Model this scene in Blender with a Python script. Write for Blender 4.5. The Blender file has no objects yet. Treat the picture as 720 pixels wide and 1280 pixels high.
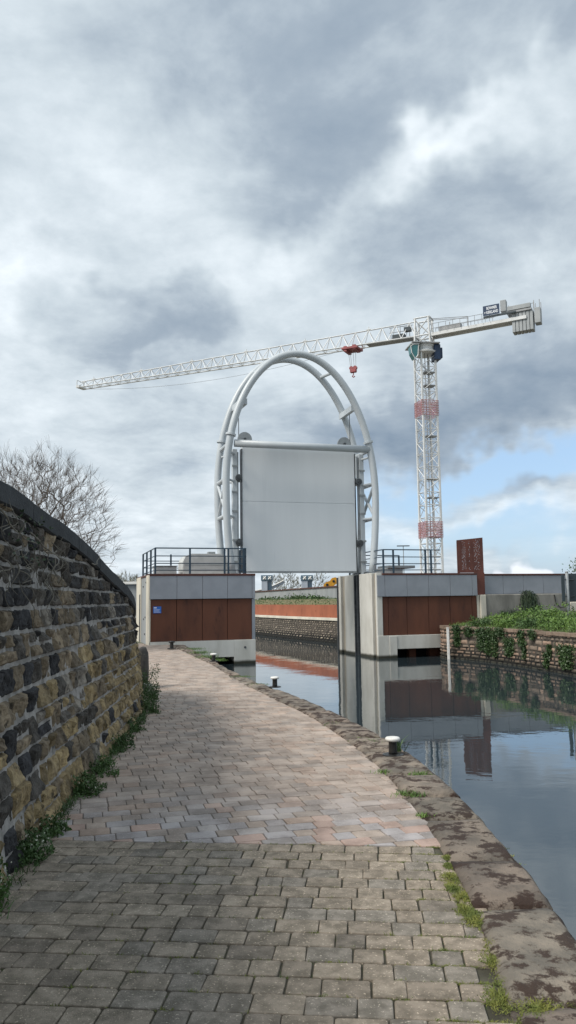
import bpy, math, random
from math import sin, cos, tan, pi, sqrt, radians, atan, atan2, floor
from mathutils import Vector, noise
random.seed(11)
SC = bpy.context.scene
COL = SC.collection
R = random.Random(5)

# ------------------------------------------------------------------ camera
F = 967.0; PITCH = atan(110/F); ROLL = radians(-0.74); CZ = 1.6
cd = bpy.data.cameras.new('camera'); cam = bpy.data.objects.new('camera', cd); COL.objects.link(cam)
_F = Vector((0, cos(PITCH), sin(PITCH))); _R0 = Vector((1, 0, 0)); _U0 = Vector((0, -sin(PITCH), cos(PITCH)))
_R = _R0*cos(ROLL) + _U0*sin(ROLL); _U = -_R0*sin(ROLL) + _U0*cos(ROLL)
from mathutils import Matrix
m3 = Matrix((_R, _U, -_F)).transposed()
cam.matrix_world = Matrix.Translation((0, 0, CZ)) @ m3.to_4x4()
cd.sensor_fit = 'VERTICAL'; cd.sensor_height = 36; cd.lens = 36*F/1280
cd.clip_start = 0.05; cd.clip_end = 3000
SC.camera = cam

def ray(x, y):                       # measuring helper: direction through a photo pixel
    return _F + _R*((x-360)/F) + _U*((640-y)/F)
def gy(x, y, Y):
    d = ray(x, y); t = Y/d.y
    return Vector((d.x*t, Y, CZ+d.z*t))

# ------------------------------------------------------------------ materials
def new_mat(name):
    m = bpy.data.materials.new(name); m.use_nodes = True
    nt = m.node_tree; b = nt.nodes['Principled BSDF']
    return m, nt, b
def N(nt, t, **k):
    n = nt.nodes.new(t)
    for a, v in k.items(): setattr(n, a, v)
    return n
def mat(name, c1, c2=None, c3=None, scale=3.0, rough=0.8, bump=0.0, bscale=None, metal=0.0, attr=False,
        detail=6, stretch=(1, 1, 1), lo=0.35, hi=0.65, c3scale=None, c3lo=0.55, c3hi=0.65, grime=None, spec=0.5, bdist=0.02):
    m, nt, b = new_mat(name); L = nt.links.new
    tc = N(nt, 'ShaderNodeTexCoord'); mp = N(nt, 'ShaderNodeMapping'); mp.inputs['Scale'].default_value = stretch
    L(tc.outputs['Object'], mp.inputs[0])
    def noi(s, d=detail, rgh=0.6):
        n = N(nt, 'ShaderNodeTexNoise'); n.inputs['Scale'].default_value = s; n.inputs['Detail'].default_value = d
        n.inputs['Roughness'].default_value = rgh; L(mp.outputs[0], n.inputs['Vector']); return n
    def ramp(src, a, z):
        r = N(nt, 'ShaderNodeMapRange'); r.interpolation_type = 'SMOOTHSTEP'
        r.inputs[1].default_value = a; r.inputs[2].default_value = z; L(src, r.inputs[0]); return r.outputs[0]
    def mix(f, a, bb, bt='MIX'):
        x = N(nt, 'ShaderNodeMix'); x.data_type = 'RGBA'; x.blend_type = bt
        if isinstance(f, float): x.inputs[0].default_value = f
        else: L(f, x.inputs[0])
        for i, q in ((6, a), (7, bb)):
            if isinstance(q, tuple): x.inputs[i].default_value = (*q, 1)
            else: L(q, x.inputs[i])
        return x.outputs[2]
    col = c1
    if c2:
        n1 = noi(scale); col = mix(ramp(n1.outputs[0], lo, hi), c1, c2)
    if c3:
        n2 = noi(c3scale or scale*3.1, 8, 0.7); col = mix(ramp(n2.outputs[0], c3lo, c3hi), col, c3)
    if attr:
        at = N(nt, 'ShaderNodeAttribute'); at.attribute_name = 'tint'
        col = mix(1.0, at.outputs['Color'], col, 'MULTIPLY')
    if grime:                                   # (z_low, z_high, colour, where): a stain with its own height, e.g. algae at a waterline
        zl, zh, gc = grime
        ge = N(nt, 'ShaderNodeNewGeometry'); sx = N(nt, 'ShaderNodeSeparateXYZ'); L(ge.outputs['Position'], sx.inputs[0])
        n3 = noi(2.5, 6); ad = N(nt, 'ShaderNodeMath', operation='MULTIPLY_ADD'); ad.inputs[1].default_value = -0.35*abs(zh-zl)*2; L(n3.outputs[0], ad.inputs[0]); L(sx.outputs[2], ad.inputs[2])
        col = mix(ramp(ad.outputs[0], zl, zh), gc, col) if not isinstance(col, tuple) else mix(ramp(ad.outputs[0], zl, zh), gc, col)
    if isinstance(col, tuple): b.inputs['Base Color'].default_value = (*col, 1)
    else: L(col, b.inputs['Base Color'])
    b.inputs['Roughness'].default_value = rough; b.inputs['Metallic'].default_value = metal
    b.inputs['Specular IOR Level'].default_value = spec
    if bump:
        n4 = noi(bscale or scale*6, 8, 0.65)
        bp = N(nt, 'ShaderNodeBump'); bp.inputs['Strength'].default_value = bump; bp.inputs['Distance'].default_value = bdist
        L(n4.outputs[0], bp.inputs['Height']); L(bp.outputs[0], b.inputs['Normal'])
    return m

M = {}
M['paver_near'] = mat('paver_near', (1.22, 1.22, 1.20), (.66, .66, .62), (2.6, 2.6, 2.5), scale=11, rough=.85, bump=1.0, bscale=110, attr=True, c3scale=70, c3lo=.575, c3hi=.66, bdist=.008, lo=.34, hi=.66)
M['paver_far'] = mat('paver_far', (1.05, 1.05, 1.05), (.66, .65, .64), (1.4, 1.38, 1.34), scale=3.2, rough=.85, bump=.6, bscale=90, attr=True, c3scale=60, c3lo=.56, c3hi=.68, bdist=.003)
M['joint'] = mat('joint', (.05, .046, .03), (.09, .082, .06), (.06, .085, .025), scale=6, rough=.95, bump=.6, bscale=90)
M['joint_far'] = mat('joint_far', (.10, .088, .078), (.15, .13, .115), scale=4, rough=.95)
M['coping'] = mat('quay_stone', (.25, .21, .172), (.125, .11, .094), (.042, .025, .018), scale=2.6, rough=.9, bump=1.0, bscale=26, attr=True, c3scale=6.5, c3lo=.485, c3hi=.565, bdist=.02)
M['quay_face'] = mat('quay_face', (.09, .075, .06), (.04, .035, .03), scale=3, rough=.9, bump=.8, bscale=15, grime=(-.75, -.35, (.008, .009, .006)))
M['wall_stone'] = mat('wall_stone', (1.35, 1.32, 1.25), (.55, .53, .5), (.2, .2, .2), scale=6, rough=.9, bump=1.0, bscale=28, attr=True, c3scale=8, c3lo=.54, c3hi=.66, bdist=.035)
M['mortar'] = mat('mortar', (.40, .39, .38), (.24, .235, .225), (.07, .068, .066), scale=8, rough=.95, bump=1.0, bscale=50, c3scale=2.3, c3lo=.56, c3hi=.68, bdist=.02)
M['wall_coping'] = mat('wall_coping', (.016, .021, .026), (.03, .036, .042), (.06, .065, .06), scale=5, rough=.85, bump=.7, bscale=22, c3scale=30, c3lo=.66, c3hi=.74)
M['bank_stone'] = mat('bank_stone', (1, 1, 1), (.7, .68, .65), scale=5, rough=.9, bump=.9, bscale=22, attr=True, grime=(-.80, -.58, (.03, .03, .022)))
M['bank_mortar'] = mat('bank_mortar', (.09, .075, .06), (.04, .034, .028), scale=5, rough=.95, grime=(-.75, -.35, (.006, .006, .005)))
M['concrete'] = mat('concrete', (.60, .59, .55), (.48, .47, .43), (.40, .37, .32), scale=1.6, rough=.8, bump=.25, bscale=30, stretch=(1, 1, .35), c3scale=3.5, c3lo=.6, c3hi=.8, grime=(-.78, -.66, (.03, .03, .02)))
M['concrete_cream'] = mat('concrete_cream', (.66, .62, .52), (.52, .49, .42), scale=1.5, rough=.8, bump=.2, bscale=30, stretch=(1, 1, .4))
M['concrete_stain'] = mat('concrete_stain', (.26, .23, .19), (.40, .37, .31), scale=2, rough=.85, stretch=(1, 1, .2), grime=(-.78, -.66, (.03, .03, .02)))
M['concrete_old'] = mat('concrete_old', (.27, .26, .235), (.16, .155, .14), (.09, .085, .075), scale=1.8, rough=.9, bump=.5, bscale=20, stretch=(1, 1, .3), c3scale=4, c3lo=.6, c3hi=.75)
M['cladding'] = mat('cladding', (.30, .32, .36), (.26, .28, .315), scale=1.3, rough=.42, metal=.25, bump=.05, bscale=3)
M['dark_gap'] = mat('dark_gap', (.012, .012, .014), rough=.9)
M['corten'] = mat('corten', (.120, .042, .022), (.085, .030, .017), (.055, .020, .014), scale=1.6, rough=.78, bump=.25, bscale=50, stretch=(1, 1, .3), c3scale=3.2, c3lo=.58, c3hi=.72)
M['corten_trim'] = mat('corten_trim', (.10, .042, .034), (.07, .03, .024), scale=2, rough=.8)
M['corten_far'] = mat('corten_far', (.32, .105, .055), (.25, .08, .042), (.2, .06, .03), scale=1.0, rough=.85, stretch=(1, 1, .5), c3scale=3)
M['fin_rust'] = mat('fin_rust', (.17, .06, .045), (.10, .036, .028), scale=2, rough=.8, bump=.2, bscale=40, stretch=(1, 1, .4))
M['arch'] = mat('white_steel', (.50, .54, .57), (.45, .49, .52), scale=1.2, rough=.38, stretch=(1, 1, .5))
M['panel'] = mat('gate_panel', (.70, .73, .755), (.675, .705, .73), (.62, .65, .68), scale=.9, rough=.5, stretch=(3, 3, .22), c3scale=1.7, c3lo=.60, c3hi=.80)
M['steel_dark'] = mat('steel_dark', (.10, .11, .12), (.06, .065, .07), scale=4, rough=.5, metal=.4)
M['steel_grey'] = mat('steel_grey', (.33, .35, .36), (.25, .27, .28), scale=4, rough=.45, metal=.3)
M['rail'] = mat('rail_blue', (.018, .04, .068), (.03, .06, .09), scale=6, rough=.4)
M['housing'] = mat('housing', (.55, .56, .55), (.45, .46, .45), scale=2, rough=.5)
M['black'] = mat('black_paint', (.012, .012, .013), (.022, .021, .02), scale=20, rough=.35, bump=.2, bscale=60)
M['white'] = mat('white_paint', (.78, .78, .76), (.62, .61, .58), scale=16, rough=.5)
M['blue_sign'] = mat('blue_sign', (.02, .13, .50), rough=.4)
M['sign_text'] = mat('sign_white', (.75, .78, .82), rough=.5)
M['crane_white'] = mat('crane_white', (.70, .71, .71), (.60, .61, .61), scale=1, rough=.5)
M['crane_grey'] = mat('crane_grey', (.34, .35, .36), (.26, .27, .28), scale=1, rough=.6)
M['ballast'] = mat('ballast', (.38, .40, .41), (.31, .33, .34), scale=1, rough=.8)
M['crane_red'] = mat('crane_red', (.30, .07, .075), (.22, .06, .065), scale=1, rough=.55)
M['cage_red'] = mat('cage_red', (.46, .17, .17), (.38, .13, .14), scale=1, rough=.6)
M['crane_navy'] = mat('crane_navy', (.012, .035, .085), rough=.45)
M['crane_dark'] = mat('crane_dark', (.03, .045, .055), rough=.5)
M['pod_blue'] = mat('pod_blue', (.10, .16, .21), rough=.4)
M['teal'] = mat('teal_glass', (.03, .16, .17), rough=.12, spec=.8)
M['glass'] = mat('glass_blue', (.05, .09, .13), rough=.1, spec=.8)
M['grey_render'] = mat('grey_render', (.30, .32, .33), (.24, .255, .265), scale=.6, rough=.8, stretch=(1, 1, .3))
M['roof_light'] = mat('roof_light', (.42, .46, .52), (.34, .38, .44), scale=.5, rough=.5)
M['yellow'] = mat('digger_yellow', (.62, .30, .02), (.5, .24, .02), scale=2, rough=.5)
M['grass'] = mat('grass_bank', (.12, .13, .045), (.17, .12, .065), (.07, .10, .03), scale=.8, rough=.95, bump=.8, bscale=8)
M['ground'] = mat('ground', (.17, .15, .125), (.11, .105, .08), (.07, .09, .04), scale=.25, rough=.95, bump=.5, bscale=10, c3scale=.6)
M['soil'] = mat('soil', (.06, .05, .03), (.05, .07, .025), scale=2, rough=.95, bump=.8, bscale=12)
M['leaf_a'] = mat('leaf_bright', (.13, .22, .04), (.07, .14, .03), scale=2.2, rough=.6)
M['leaf_b'] = mat('leaf_mid', (.06, .12, .03), (.035, .075, .02), scale=2.2, rough=.6)
M['leaf_ivy'] = mat('leaf_ivy', (.028, .060, .018), (.045, .085, .025), scale=3, rough=.45)
M['leaf_dark'] = mat('leaf_dark', (.022, .045, .025), (.04, .065, .03), scale=3, rough=.6)
M['moss'] = mat('moss', (.21, .22, .05), (.11, .15, .035), (.05, .10, .02), scale=6, rough=.9, c3scale=9)
M['petal'] = mat('petal', (.7, .72, .62), rough=.7)
M['bark'] = mat('bark', (.075, .062, .05), (.045, .04, .035), scale=5, rough=.9)
M['twig'] = mat('twig', (.14, .115, .095), (.09, .075, .065), scale=5, rough=.9)
M['twig_far'] = mat('twig_far', (.22, .22, .17), (.17, .165, .14), scale=1, rough=.95)  # paler than the near twigs: distance haze put into the colour
M['dry_stem'] = mat('dry_stem', (.22, .21, .18), (.12, .11, .09), scale=9, rough=.9)
M['boulder'] = mat('boulder', (.06, .055, .05), (.035, .032, .03), (.10, .09, .07), scale=3, rough=.9, bump=.8, bscale=14)

# water
m, nt, b = new_mat('water'); L = nt.links.new
b.inputs['Base Color'].default_value = (.026, .038, .045, 1); b.inputs['Roughness'].default_value = .015; b.inputs['IOR'].default_value = 2.2
tc = N(nt, 'ShaderNodeTexCoord')
def wn(scale, st):
    mp = N(nt, 'ShaderNodeMapping'); mp.inputs['Scale'].default_value = st; L(tc.outputs['Object'], mp.inputs[0])
    n = N(nt, 'ShaderNodeTexNoise'); n.inputs['Scale'].default_value = scale; n.inputs['Detail'].default_value = 3; L(mp.outputs[0], n.inputs['Vector']); return n.outputs[0]
a1 = wn(.55, (1, 1, 1)); a2 = wn(4.5, (1, 1.5, 1))
mm = N(nt, 'ShaderNodeMath', operation='MULTIPLY_ADD'); mm.inputs[1].default_value = .10; L(a2, mm.inputs[0]); L(a1, mm.inputs[2])
bp = N(nt, 'ShaderNodeBump'); bp.inputs['Strength'].default_value = .16; bp.inputs['Distance'].default_value = .05
L(mm.outputs[0], bp.inputs['Height']); L(bp.outputs[0], b.inputs['Normal'])
M['water'] = m

# ------------------------------------------------------------------ mesh helpers
class MB:
    def __init__(s): s.v = []; s.f = []; s.c = []; s.cur = (1, 1, 1); s.smooth = False
    def add(s, vs, fs):
        o = len(s.v); s.v += [tuple(v) for v in vs]
        for f in fs: s.f.append([o+i for i in f]); s.c.append(s.cur)
    def hexa(s, p):                               # 8 corners: bottom 4 then top 4, counter-clockwise
        s.add(p, [(3, 2, 1, 0), (4, 5, 6, 7), (0, 1, 5, 4), (1, 2, 6, 5), (2, 3, 7, 6), (3, 0, 4, 7)])
    def box(s, x0, x1, y0, y1, z0, z1, T=None):
        p = [(x0, y0, z0), (x1, y0, z0), (x1, y1, z0), (x0, y1, z0), (x0, y0, z1), (x1, y0, z1), (x1, y1, z1), (x0, y1, z1)]
        s.hexa([T(*q) for q in p] if T else p)
    def cbox(s, x0, x1, y0, y1, z0, z1, T=None, b=.01):       # box with a chamfered outline on every edge
        xs, ys, zs = (x0, x1), (y0, y1), (z0, z1)
        sg = ((0, 1), (1, -1)); vs = []; idx = {}
        for i, (X, sx) in enumerate(zip(xs, (1, -1))):
            for j, (Y, sy) in enumerate(zip(ys, (1, -1))):
                for k, (Z, sz) in enumerate(zip(zs, (1, -1))):
                    for ax in range(3):
                        q = [X + sx*b*(ax != 0), Y + sy*b*(ax != 1), Z + sz*b*(ax != 2)]
                        idx[i, j, k, ax] = len(vs); vs.append(T(*q) if T else tuple(q))
        fs = []
        for ax in range(3):
            for sd in (0, 1):
                o = [a for a in range(3) if a != ax]; ring = []
                for (a, c) in ((0, 0), (1, 0), (1, 1), (0, 1)):
                    key = [0, 0, 0]; key[ax] = sd; key[o[0]] = a; key[o[1]] = c
                    ring.append(idx[(*key, ax)])
                fs.append(ring)
        for ax in range(3):
            o = [a for a in range(3) if a != ax]
            for a in (0, 1):
                for c in (0, 1):
                    k0 = [0, 0, 0]; k1 = [0, 0, 0]; k0[ax] = 0; k1[ax] = 1
                    k0[o[0]] = k1[o[0]] = a; k0[o[1]] = k1[o[1]] = c
                    fs.append([idx[(*k0, o[0])], idx[(*k1, o[0])], idx[(*k1, o[1])], idx[(*k0, o[1])]])
        for i in (0, 1):
            for j in (0, 1):
                for k in (0, 1): fs.append([idx[i, j, k, 0], idx[i, j, k, 1], idx[i, j, k, 2]])
        s.add(vs, fs); s.fix = True
    def tube(s, pts, r, n=8, cap=True, r2=None):
        pts = [Vector(p) for p in pts]; rings = []
        K = len(pts)
        up = Vector((0, 0, 1))
        prevx = None
        for i, p in enumerate(pts):
            t = (pts[min(i+1, K-1)] - pts[max(i-1, 0)])
            if t.length < 1e-9: t = Vector((0, 0, 1))
            t.normalize()
            if prevx is None:
                a = up if abs(t.z) < .9 else Vector((1, 0, 0)); x = t.cross(a).normalized()
            else:
                x = (prevx - t*prevx.dot(t)); x = x.normalized() if x.length > 1e-6 else t.cross(up).normalized()
            prevx = x; y = t.cross(x)
            rr = r if r2 is None else r + (r2-r)*i/max(1, K-1)
            rings.append([p + x*cos(2*pi*k/n)*rr + y*sin(2*pi*k/n)*rr for k in range(n)])
        vs = [q for rg in rings for q in rg]; fs = []
        for i in range(K-1):
            for k in range(n): fs.append((i*n+k, i*n+(k+1) % n, (i+1)*n+(k+1) % n, (i+1)*n+k))
        if cap: fs.append(tuple(range(n-1, -1, -1))); fs.append(tuple((K-1)*n+k for k in range(n)))
        s.add(vs, fs)
    def bar(s, a, c, r, n=4): s.tube([a, c], r, n)
    def disc(s, c, axis, r, th, n=24):
        c = Vector(c); a = Vector(axis).normalized(); s.tube([c-a*th/2, c+a*th/2], r, n)
    def lathe(s, c, prof, n=24):
        vs = []; fs = []
        for (r, z) in prof:
            for k in range(n): vs.append((c[0]+r*cos(2*pi*k/n), c[1]+r*sin(2*pi*k/n), c[2]+z))
        for i in range(len(prof)-1):
            for k in range(n): fs.append((i*n+k, i*n+(k+1) % n, (i+1)*n+(k+1) % n, (i+1)*n+k))
        fs.append(tuple(range(n-1, -1, -1))); fs.append(tuple((len(prof)-1)*n+k for k in range(n)))
        s.add(vs, fs)
    def leaf(s, p, size, rnd, up=0.0, asp=.55):
        d = Vector((rnd.gauss(0, 1), rnd.gauss(0, 1), rnd.gauss(0, 1)+up)).normalized()
        e = d.cross(Vector((rnd.gauss(0, 1), rnd.gauss(0, 1), rnd.gauss(0, 1)))).normalized()
        nn = d.cross(e)
        p = Vector(p); L_ = size; w = size*asp*.5
        s.add([p, p+d*L_*.5+e*w+nn*w*.3, p+d*L_, p+d*L_*.5-e*w+nn*w*.3], [(0, 1, 2, 3)])
    def blade(s, p, h, w, rnd, lean=.4):
        a = rnd.random()*2*pi; e = Vector((cos(a), sin(a), 0)); l = Vector((rnd.gauss(0, lean), rnd.gauss(0, lean), 1)).normalized()*h
        p = Vector(p); mid = p + l*.55; tip = p + l*.95 + Vector((l.x*.5, l.y*.5, -h*.12))
        s.add([p-e*w, p+e*w, mid+e*w*.7, mid-e*w*.7, tip], [(0, 1, 2, 3), (3, 2, 4)])
    def build(s, name, mt, parent=None, smooth=False, tint=False):
        me = bpy.data.meshes.new(name); me.from_pydata(s.v, [], s.f); me.materials.append(mt)
        if tint:
            at = me.color_attributes.new('tint', 'FLOAT_COLOR', 'CORNER'); buf = []
            for f, c in zip(s.f, s.c): buf += [*c, 1.0]*len(f)
            at.data.foreach_set('color', buf)
        if smooth: me.polygons.foreach_set('use_smooth', [True]*len(me.polygons))
        me.update()
        if getattr(s, 'fix', False):
            import bmesh
            bm = bmesh.new(); bm.from_mesh(me); bmesh.ops.recalc_face_normals(bm, faces=bm.faces); bm.to_mesh(me); bm.free()
        o = bpy.data.objects.new(name, me); COL.objects.link(o)
        if parent is not None:
            o.parent = parent; o.matrix_parent_inverse = parent.matrix_basis.inverted()
        return o
def tag(o, label=None, cat=None, group=None, kind=None):
    if label: o['label'] = label
    if cat: o['category'] = cat
    if group: o['group'] = group
    if kind: o['kind'] = kind
    return o
def thing(name, loc, label, cat, group=None):
    o = bpy.data.objects.new(name, None); COL.objects.link(o); o.location = loc; o.empty_display_size = .3
    o.matrix_basis = Matrix.Translation(loc)
    return tag(o, label, cat, group)
def struct(o, label=None): return tag(o, label, None, None, 'structure')

# gate frame: v across the canal, u along it, origin at the waterline corner of the left gate house
A17 = radians(17); O2 = Vector((-1.31, 30.2)); EV = Vector((cos(A17), sin(A17))); EU = Vector((-sin(A17), cos(A17)))
def G(v, u, z):
    p = O2 + EV*v + EU*u
    return Vector((p.x, p.y, z))

def polypt(pts, s):
    for i in range(len(pts)-1):
        a = Vector(pts[i]); c = Vector(pts[i+1]); l = (c-a).length
        if s <= l or i == len(pts)-2:
            t = (c-a)/l; return a + t*s, t
        s -= l
def polylen(pts): return sum((Vector(pts[i+1])-Vector(pts[i])).length for i in range(len(pts)-1))
def smoothpoly(pts, k=6):
    P = [Vector(p) for p in pts]; out = []
    for i in range(len(P)-1):
        p0 = P[max(i-1, 0)]; p1 = P[i]; p2 = P[i+1]; p3 = P[min(i+2, len(P)-1)]
        for j in range(k):
            t = j/k
            out.append(.5*((2*p1)+(-p0+p2)*t+(2*p0-5*p1+4*p2-p3)*t*t+(-p0+3*p1-3*p2+p3)*t**3))
    out.append(P[-1]); return out

# ------------------------------------------------------------------ canal and ground
inner = [(.80, -40), (.80, 0), (.81, 2.6), (.83, 3.38), (.90, 3.73), (.95, 4.3), (.96, 5.18), (.95, 5.76), (.94, 6.3), (.90, 6.89), (.84, 7.63), (.75, 8.38), (.60, 9.25),
         (.27, 10.97), (-.21, 12.64), (-1.06, 15.83), (-2.03, 20.09), (-3.81, 26.65), (-4.55, 28.9)]
outer = [(1.30, -40), (1.31, 0), (1.32, 2.6), (1.33, 3.85), (1.36, 4.34), (1.39, 5.1), (1.39, 6.03), (1.36, 6.69), (1.31, 7.56), (1.2, 8.57), (1.02, 9.4), (.86, 10.22), (.55, 11.4),
         (.12, 13.1), (-.23, 14.2), (-.64, 15.47), (-1.38, 18.18), (-2.55, 23.3), (-3.75, 28.4), (-3.9, 29.3)]
left_beyond = [tuple(G(-.02, 4.4, 0)[:2]), (-4.2, 38), (-8.5, 50), (-14, 63), (-40, 118)]
rwall = [(6.25, 32.35), (6.28, 31.5), (7.17, 30.01), (7.94, 27.72), (8.32, 25.79), (8.66, 23.87), (9.0, 21), (9.3, 17), (9.7, 10), (10.2, 0), (11, -20), (11.5, -40)]
fwall = [(4.6, 36.6), (3.7, 39.6), (2.55, 43.2), (-.05, 49.4), (-2.33, 55.6), (-5.8, 65), (-10, 76), (-36, 124)]
gm = MB()
lp = [(-500, -40)] + outer + [tuple(G(-3.0, 1.5, 0)[:2])] + left_beyond + [(-500, 118)]
gm.add([(x, y, -.03) for x, y in lp], [tuple(range(len(lp)))])
rp = list(reversed(fwall)) + [tuple(G(5.25, 4.4, 0)[:2]), tuple(G(5.25, .6, 0)[:2]), tuple(G(8.5, .8, 0)[:2])] + rwall + [(600, -40), (600, 124)]
gm.add([(x, y, .30) for x, y in rp], [tuple(range(len(rp)))])
gm.add([(-500, 118, -.03), (-40, 118, -.03), (-36, 124, .30), (600, 124, .30), (1500, 124, .3), (1500, 1500, .3), (-1500, 1500, .3), (-1500, 118, -.03)], [(0, 1, 2, 3, 4, 5, 6, 7)])
gm.add([(-500, -40, -.03), (1.30, -40, -.03), (11.5, -40, .0), (600, -40, .3), (600, -900, .3), (-500, -900, -.03)], [(0, 1, 2, 3, 4, 5)])
def skirt(mb, pts, z, z2=-2.2):
    for a, c in zip(pts, pts[1:]): mb.add([(a[0], a[1], z), (c[0], c[1], z), (c[0], c[1], z2), (a[0], a[1], z2)], [(0, 1, 2, 3)])
skirt(gm, left_beyond, -.03)
struct(gm.build('ground', M['ground']), 'bare earth and gravel ground on both sides of the canal')
wm = MB(); wm.add([(-60, -45, -.8), (40, -45, -.8), (40, 130, -.8), (-60, 130, -.8)], [(0, 1, 2, 3)])
struct(wm.build('canal_water', M['water']), 'still dark canal water mirroring gate, walls and sky')

# quay edge: large coping stones with joints
def resample(pts, st=.25):
    ys = []; Y = pts[0][1]
    while Y < pts[-1][1]: ys.append(Y); Y += st if Y > -6 else 4
    ys.append(pts[-1][1]); tb = [(p[1], p[0]) for p in pts]
    def li(v):
        for (a, p), (c, q) in zip(tb, tb[1:]):
            if v <= c: return p+(q-p)*(v-a)/(c-a)
        return tb[-1][1]
    xs = [li(v) for v in ys]
    for _ in range(3): xs = [xs[0]]+[(xs[i-1]+2*xs[i]+xs[i+1])/4 for i in range(1, len(xs)-1)]+[xs[-1]]
    return [Vector((x, v)) for x, v in zip(xs, ys)]
IS = resample(inner); OS = resample(outer)
LI, LO = polylen(IS), polylen(OS)
def quay_line(PS, Y):                       # x at a given y (monotone)
    for a, c in zip(PS, PS[1:]):
        if a.y <= Y <= c.y:
            t = (Y-a.y)/max(1e-6, c.y-a.y); return a.x+(c.x-a.x)*t
    return PS[-1].x
qm = MB(); qf = MB()
y = -12.0; rq = random.Random(3)
cuts = [-12]
while cuts[-1] < 2.4: cuts.append(cuts[-1]+rq.uniform(.9, 1.5))
cuts = [c for c in cuts if c < 2.5] + [3.25, 4.22, 4.9, 5.85, 6.5, 7.25, 8.35, 9.15, 10.3, 11.4]
while cuts[-1] < 28.0: cuts.append(cuts[-1]+rq.uniform(1.0, 1.7))
for i, (y0, y1) in enumerate(zip(cuts, cuts[1:])):
    y1e = y1-.022; nu, nv = 10, max(6, int((y1-y0)*9)) if y0 < 13 else 4
    if y0 > 13: nu = 6
    sk = rq.uniform(-.03, .03); dz = rq.uniform(-.008, .012); t = rq.uniform(.8, 1.12); tw = rq.uniform(.95, 1.02)
    qm.cur = (t, t*tw, t*tw*.98); vs = []; fs = []
    for j in range(nv+1):
        for k in range(nu+1):
            fy = j/nv; fx = k/nu; Y = y0 + (y1e-y0)*fy
            xi = quay_line(IS, Y); xo = quay_line(OS, Y)
            px = xi + (xo-xi)*fx; ex = min(fx, 1-fx)*(xo-xi); ey = min(fy, 1-fy)*(y1e-y0)
            r = 0.035; dd = min(ex*(1.4 if fx > .5 else 4), ey*3)
            z = .028 + dz - (.024*(1-min(1, dd/r))**2)
            z += .010*noise.noise((px*3, Y*3, i)) + .005*noise.noise((px*14, Y*14, 4))
            if fx > .95: z -= .02 + .02*noise.noise((Y*5, i, 2)); px += .015*noise.noise((Y*6, 9, i))
            vs.append((px, Y+sk*(fx-.5)*(1 if 0 < j < nv else 1), z))
    for j in range(nv):
        for k in range(nu):
            a = j*(nu+1)+k; fs.append((a, a+1, a+nu+2, a+nu+1))
    o = len(vs)
    # sides
    rim = [k for k in range(nu+1)] + [j*(nu+1)+nu for j in range(1, nv+1)] + [nv*(nu+1)+k for k in range(nu-1, -1, -1)] + [j*(nu+1) for j in range(nv-1, 0, -1)]
    for q in rim: vs.append((vs[q][0]+(.01 if vs[q][0] > quay_line(OS, vs[q][1])-.03 else 0), vs[q][1], -.26))
    for a in range(len(rim)):
        c = (a+1) % len(rim); fs.append((rim[a], o+a, o+c, rim[c]))
    qm.add(vs, fs)
q = qm.build('kerb', M['coping'], smooth=True, tint=True)
struct(q, 'worn mossy sandstone coping stones along the canal edge')
OF = [p for p in OS]
for a, c in zip(OF, OF[1:]):
    qf.add([(a.x-.03, a.y, -.02), (c.x-.03, c.y, -.02), (c.x-.02, c.y, -1.6), (a.x-.02, a.y, -1.6)], [(0, 1, 2, 3)])
struct(qf.build('quay_wall', M['quay_face']), 'dark damp quay face under the coping stones')

# ------------------------------------------------------------------ paving
def clip(poly, n, d):                      # keep n.p >= d
    out = []
    for i in range(len(poly)):
        a, c = poly[i], poly[(i+1) % len(poly)]
        da = a[0]*n[0]+a[1]*n[1]-d; dc = c[0]*n[0]+c[1]*n[1]-d
        if da >= 0: out.append(a)
        if (da >= 0) != (dc >= 0):
            t = da/(da-dc); out.append((a[0]+(c[0]-a[0])*t, a[1]+(c[1]-a[1])*t))
    return out
def paver(mb, poly, z, rnd, ch=.007):
    if len(poly) < 3: return
    A = 0
    for i in range(len(poly)):
        a, c = poly[i], poly[(i+1) % len(poly)]; A += a[0]*c[1]-c[0]*a[1]
    if abs(A)/2 < .0015: return
    if A < 0: poly = poly[::-1]
    cx = sum(p[0] for p in poly)/len(poly); cy = sum(p[1] for p in poly)/len(poly)
    tx, ty = rnd.gauss(0, .008), rnd.gauss(0, .008)
    # chamfer the corners
    P = []
    n = len(poly)
    for i in range(n):
        p = Vector(poly[i]); a = Vector(poly[i-1]); c = Vector(poly[(i+1) % n])
        la, lc = (a-p).length, (c-p).length; k = min(.009, la*.3, lc*.3)
        P.append(p+(a-p)/max(la, 1e-6)*k); P.append(p+(c-p)/max(lc, 1e-6)*k)
    vs = []; m_ = len(P)
    def ring(ins, zz):
        for p in P:
            d = Vector((cx, cy))-p; l = d.length
            q = p+d/max(l, 1e-6)*min(ins, l*.5); vs.append((q.x, q.y, z+zz+(q.x-cx)*tx+(q.y-cy)*ty))
    ring(0, -.03); ring(0, -.005); ring(.0025, -.0012); ring(ch, 0)
    fs = []
    for r in range(3):
        for i in range(m_): fs.append((r*m_+i, r*m_+(i+1) % m_, (r+1)*m_+(i+1) % m_, (r+1)*m_+i))
    fs.append(tuple(3*m_+i for i in range(m_)))
    mb.add(vs, fs)
sa, sb = Vector((-1.55, 5.47)), Vector((.93, 5.23))
st = (sb-sa).normalized(); sn = Vector((-st.y, st.x)); sd = sn.dot(sa)        # seam line, normal pointing away from the camera
pn = MB(); rn = random.Random(21)
rd = st; cdv = sn
row = 0; hgt = .150
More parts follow.
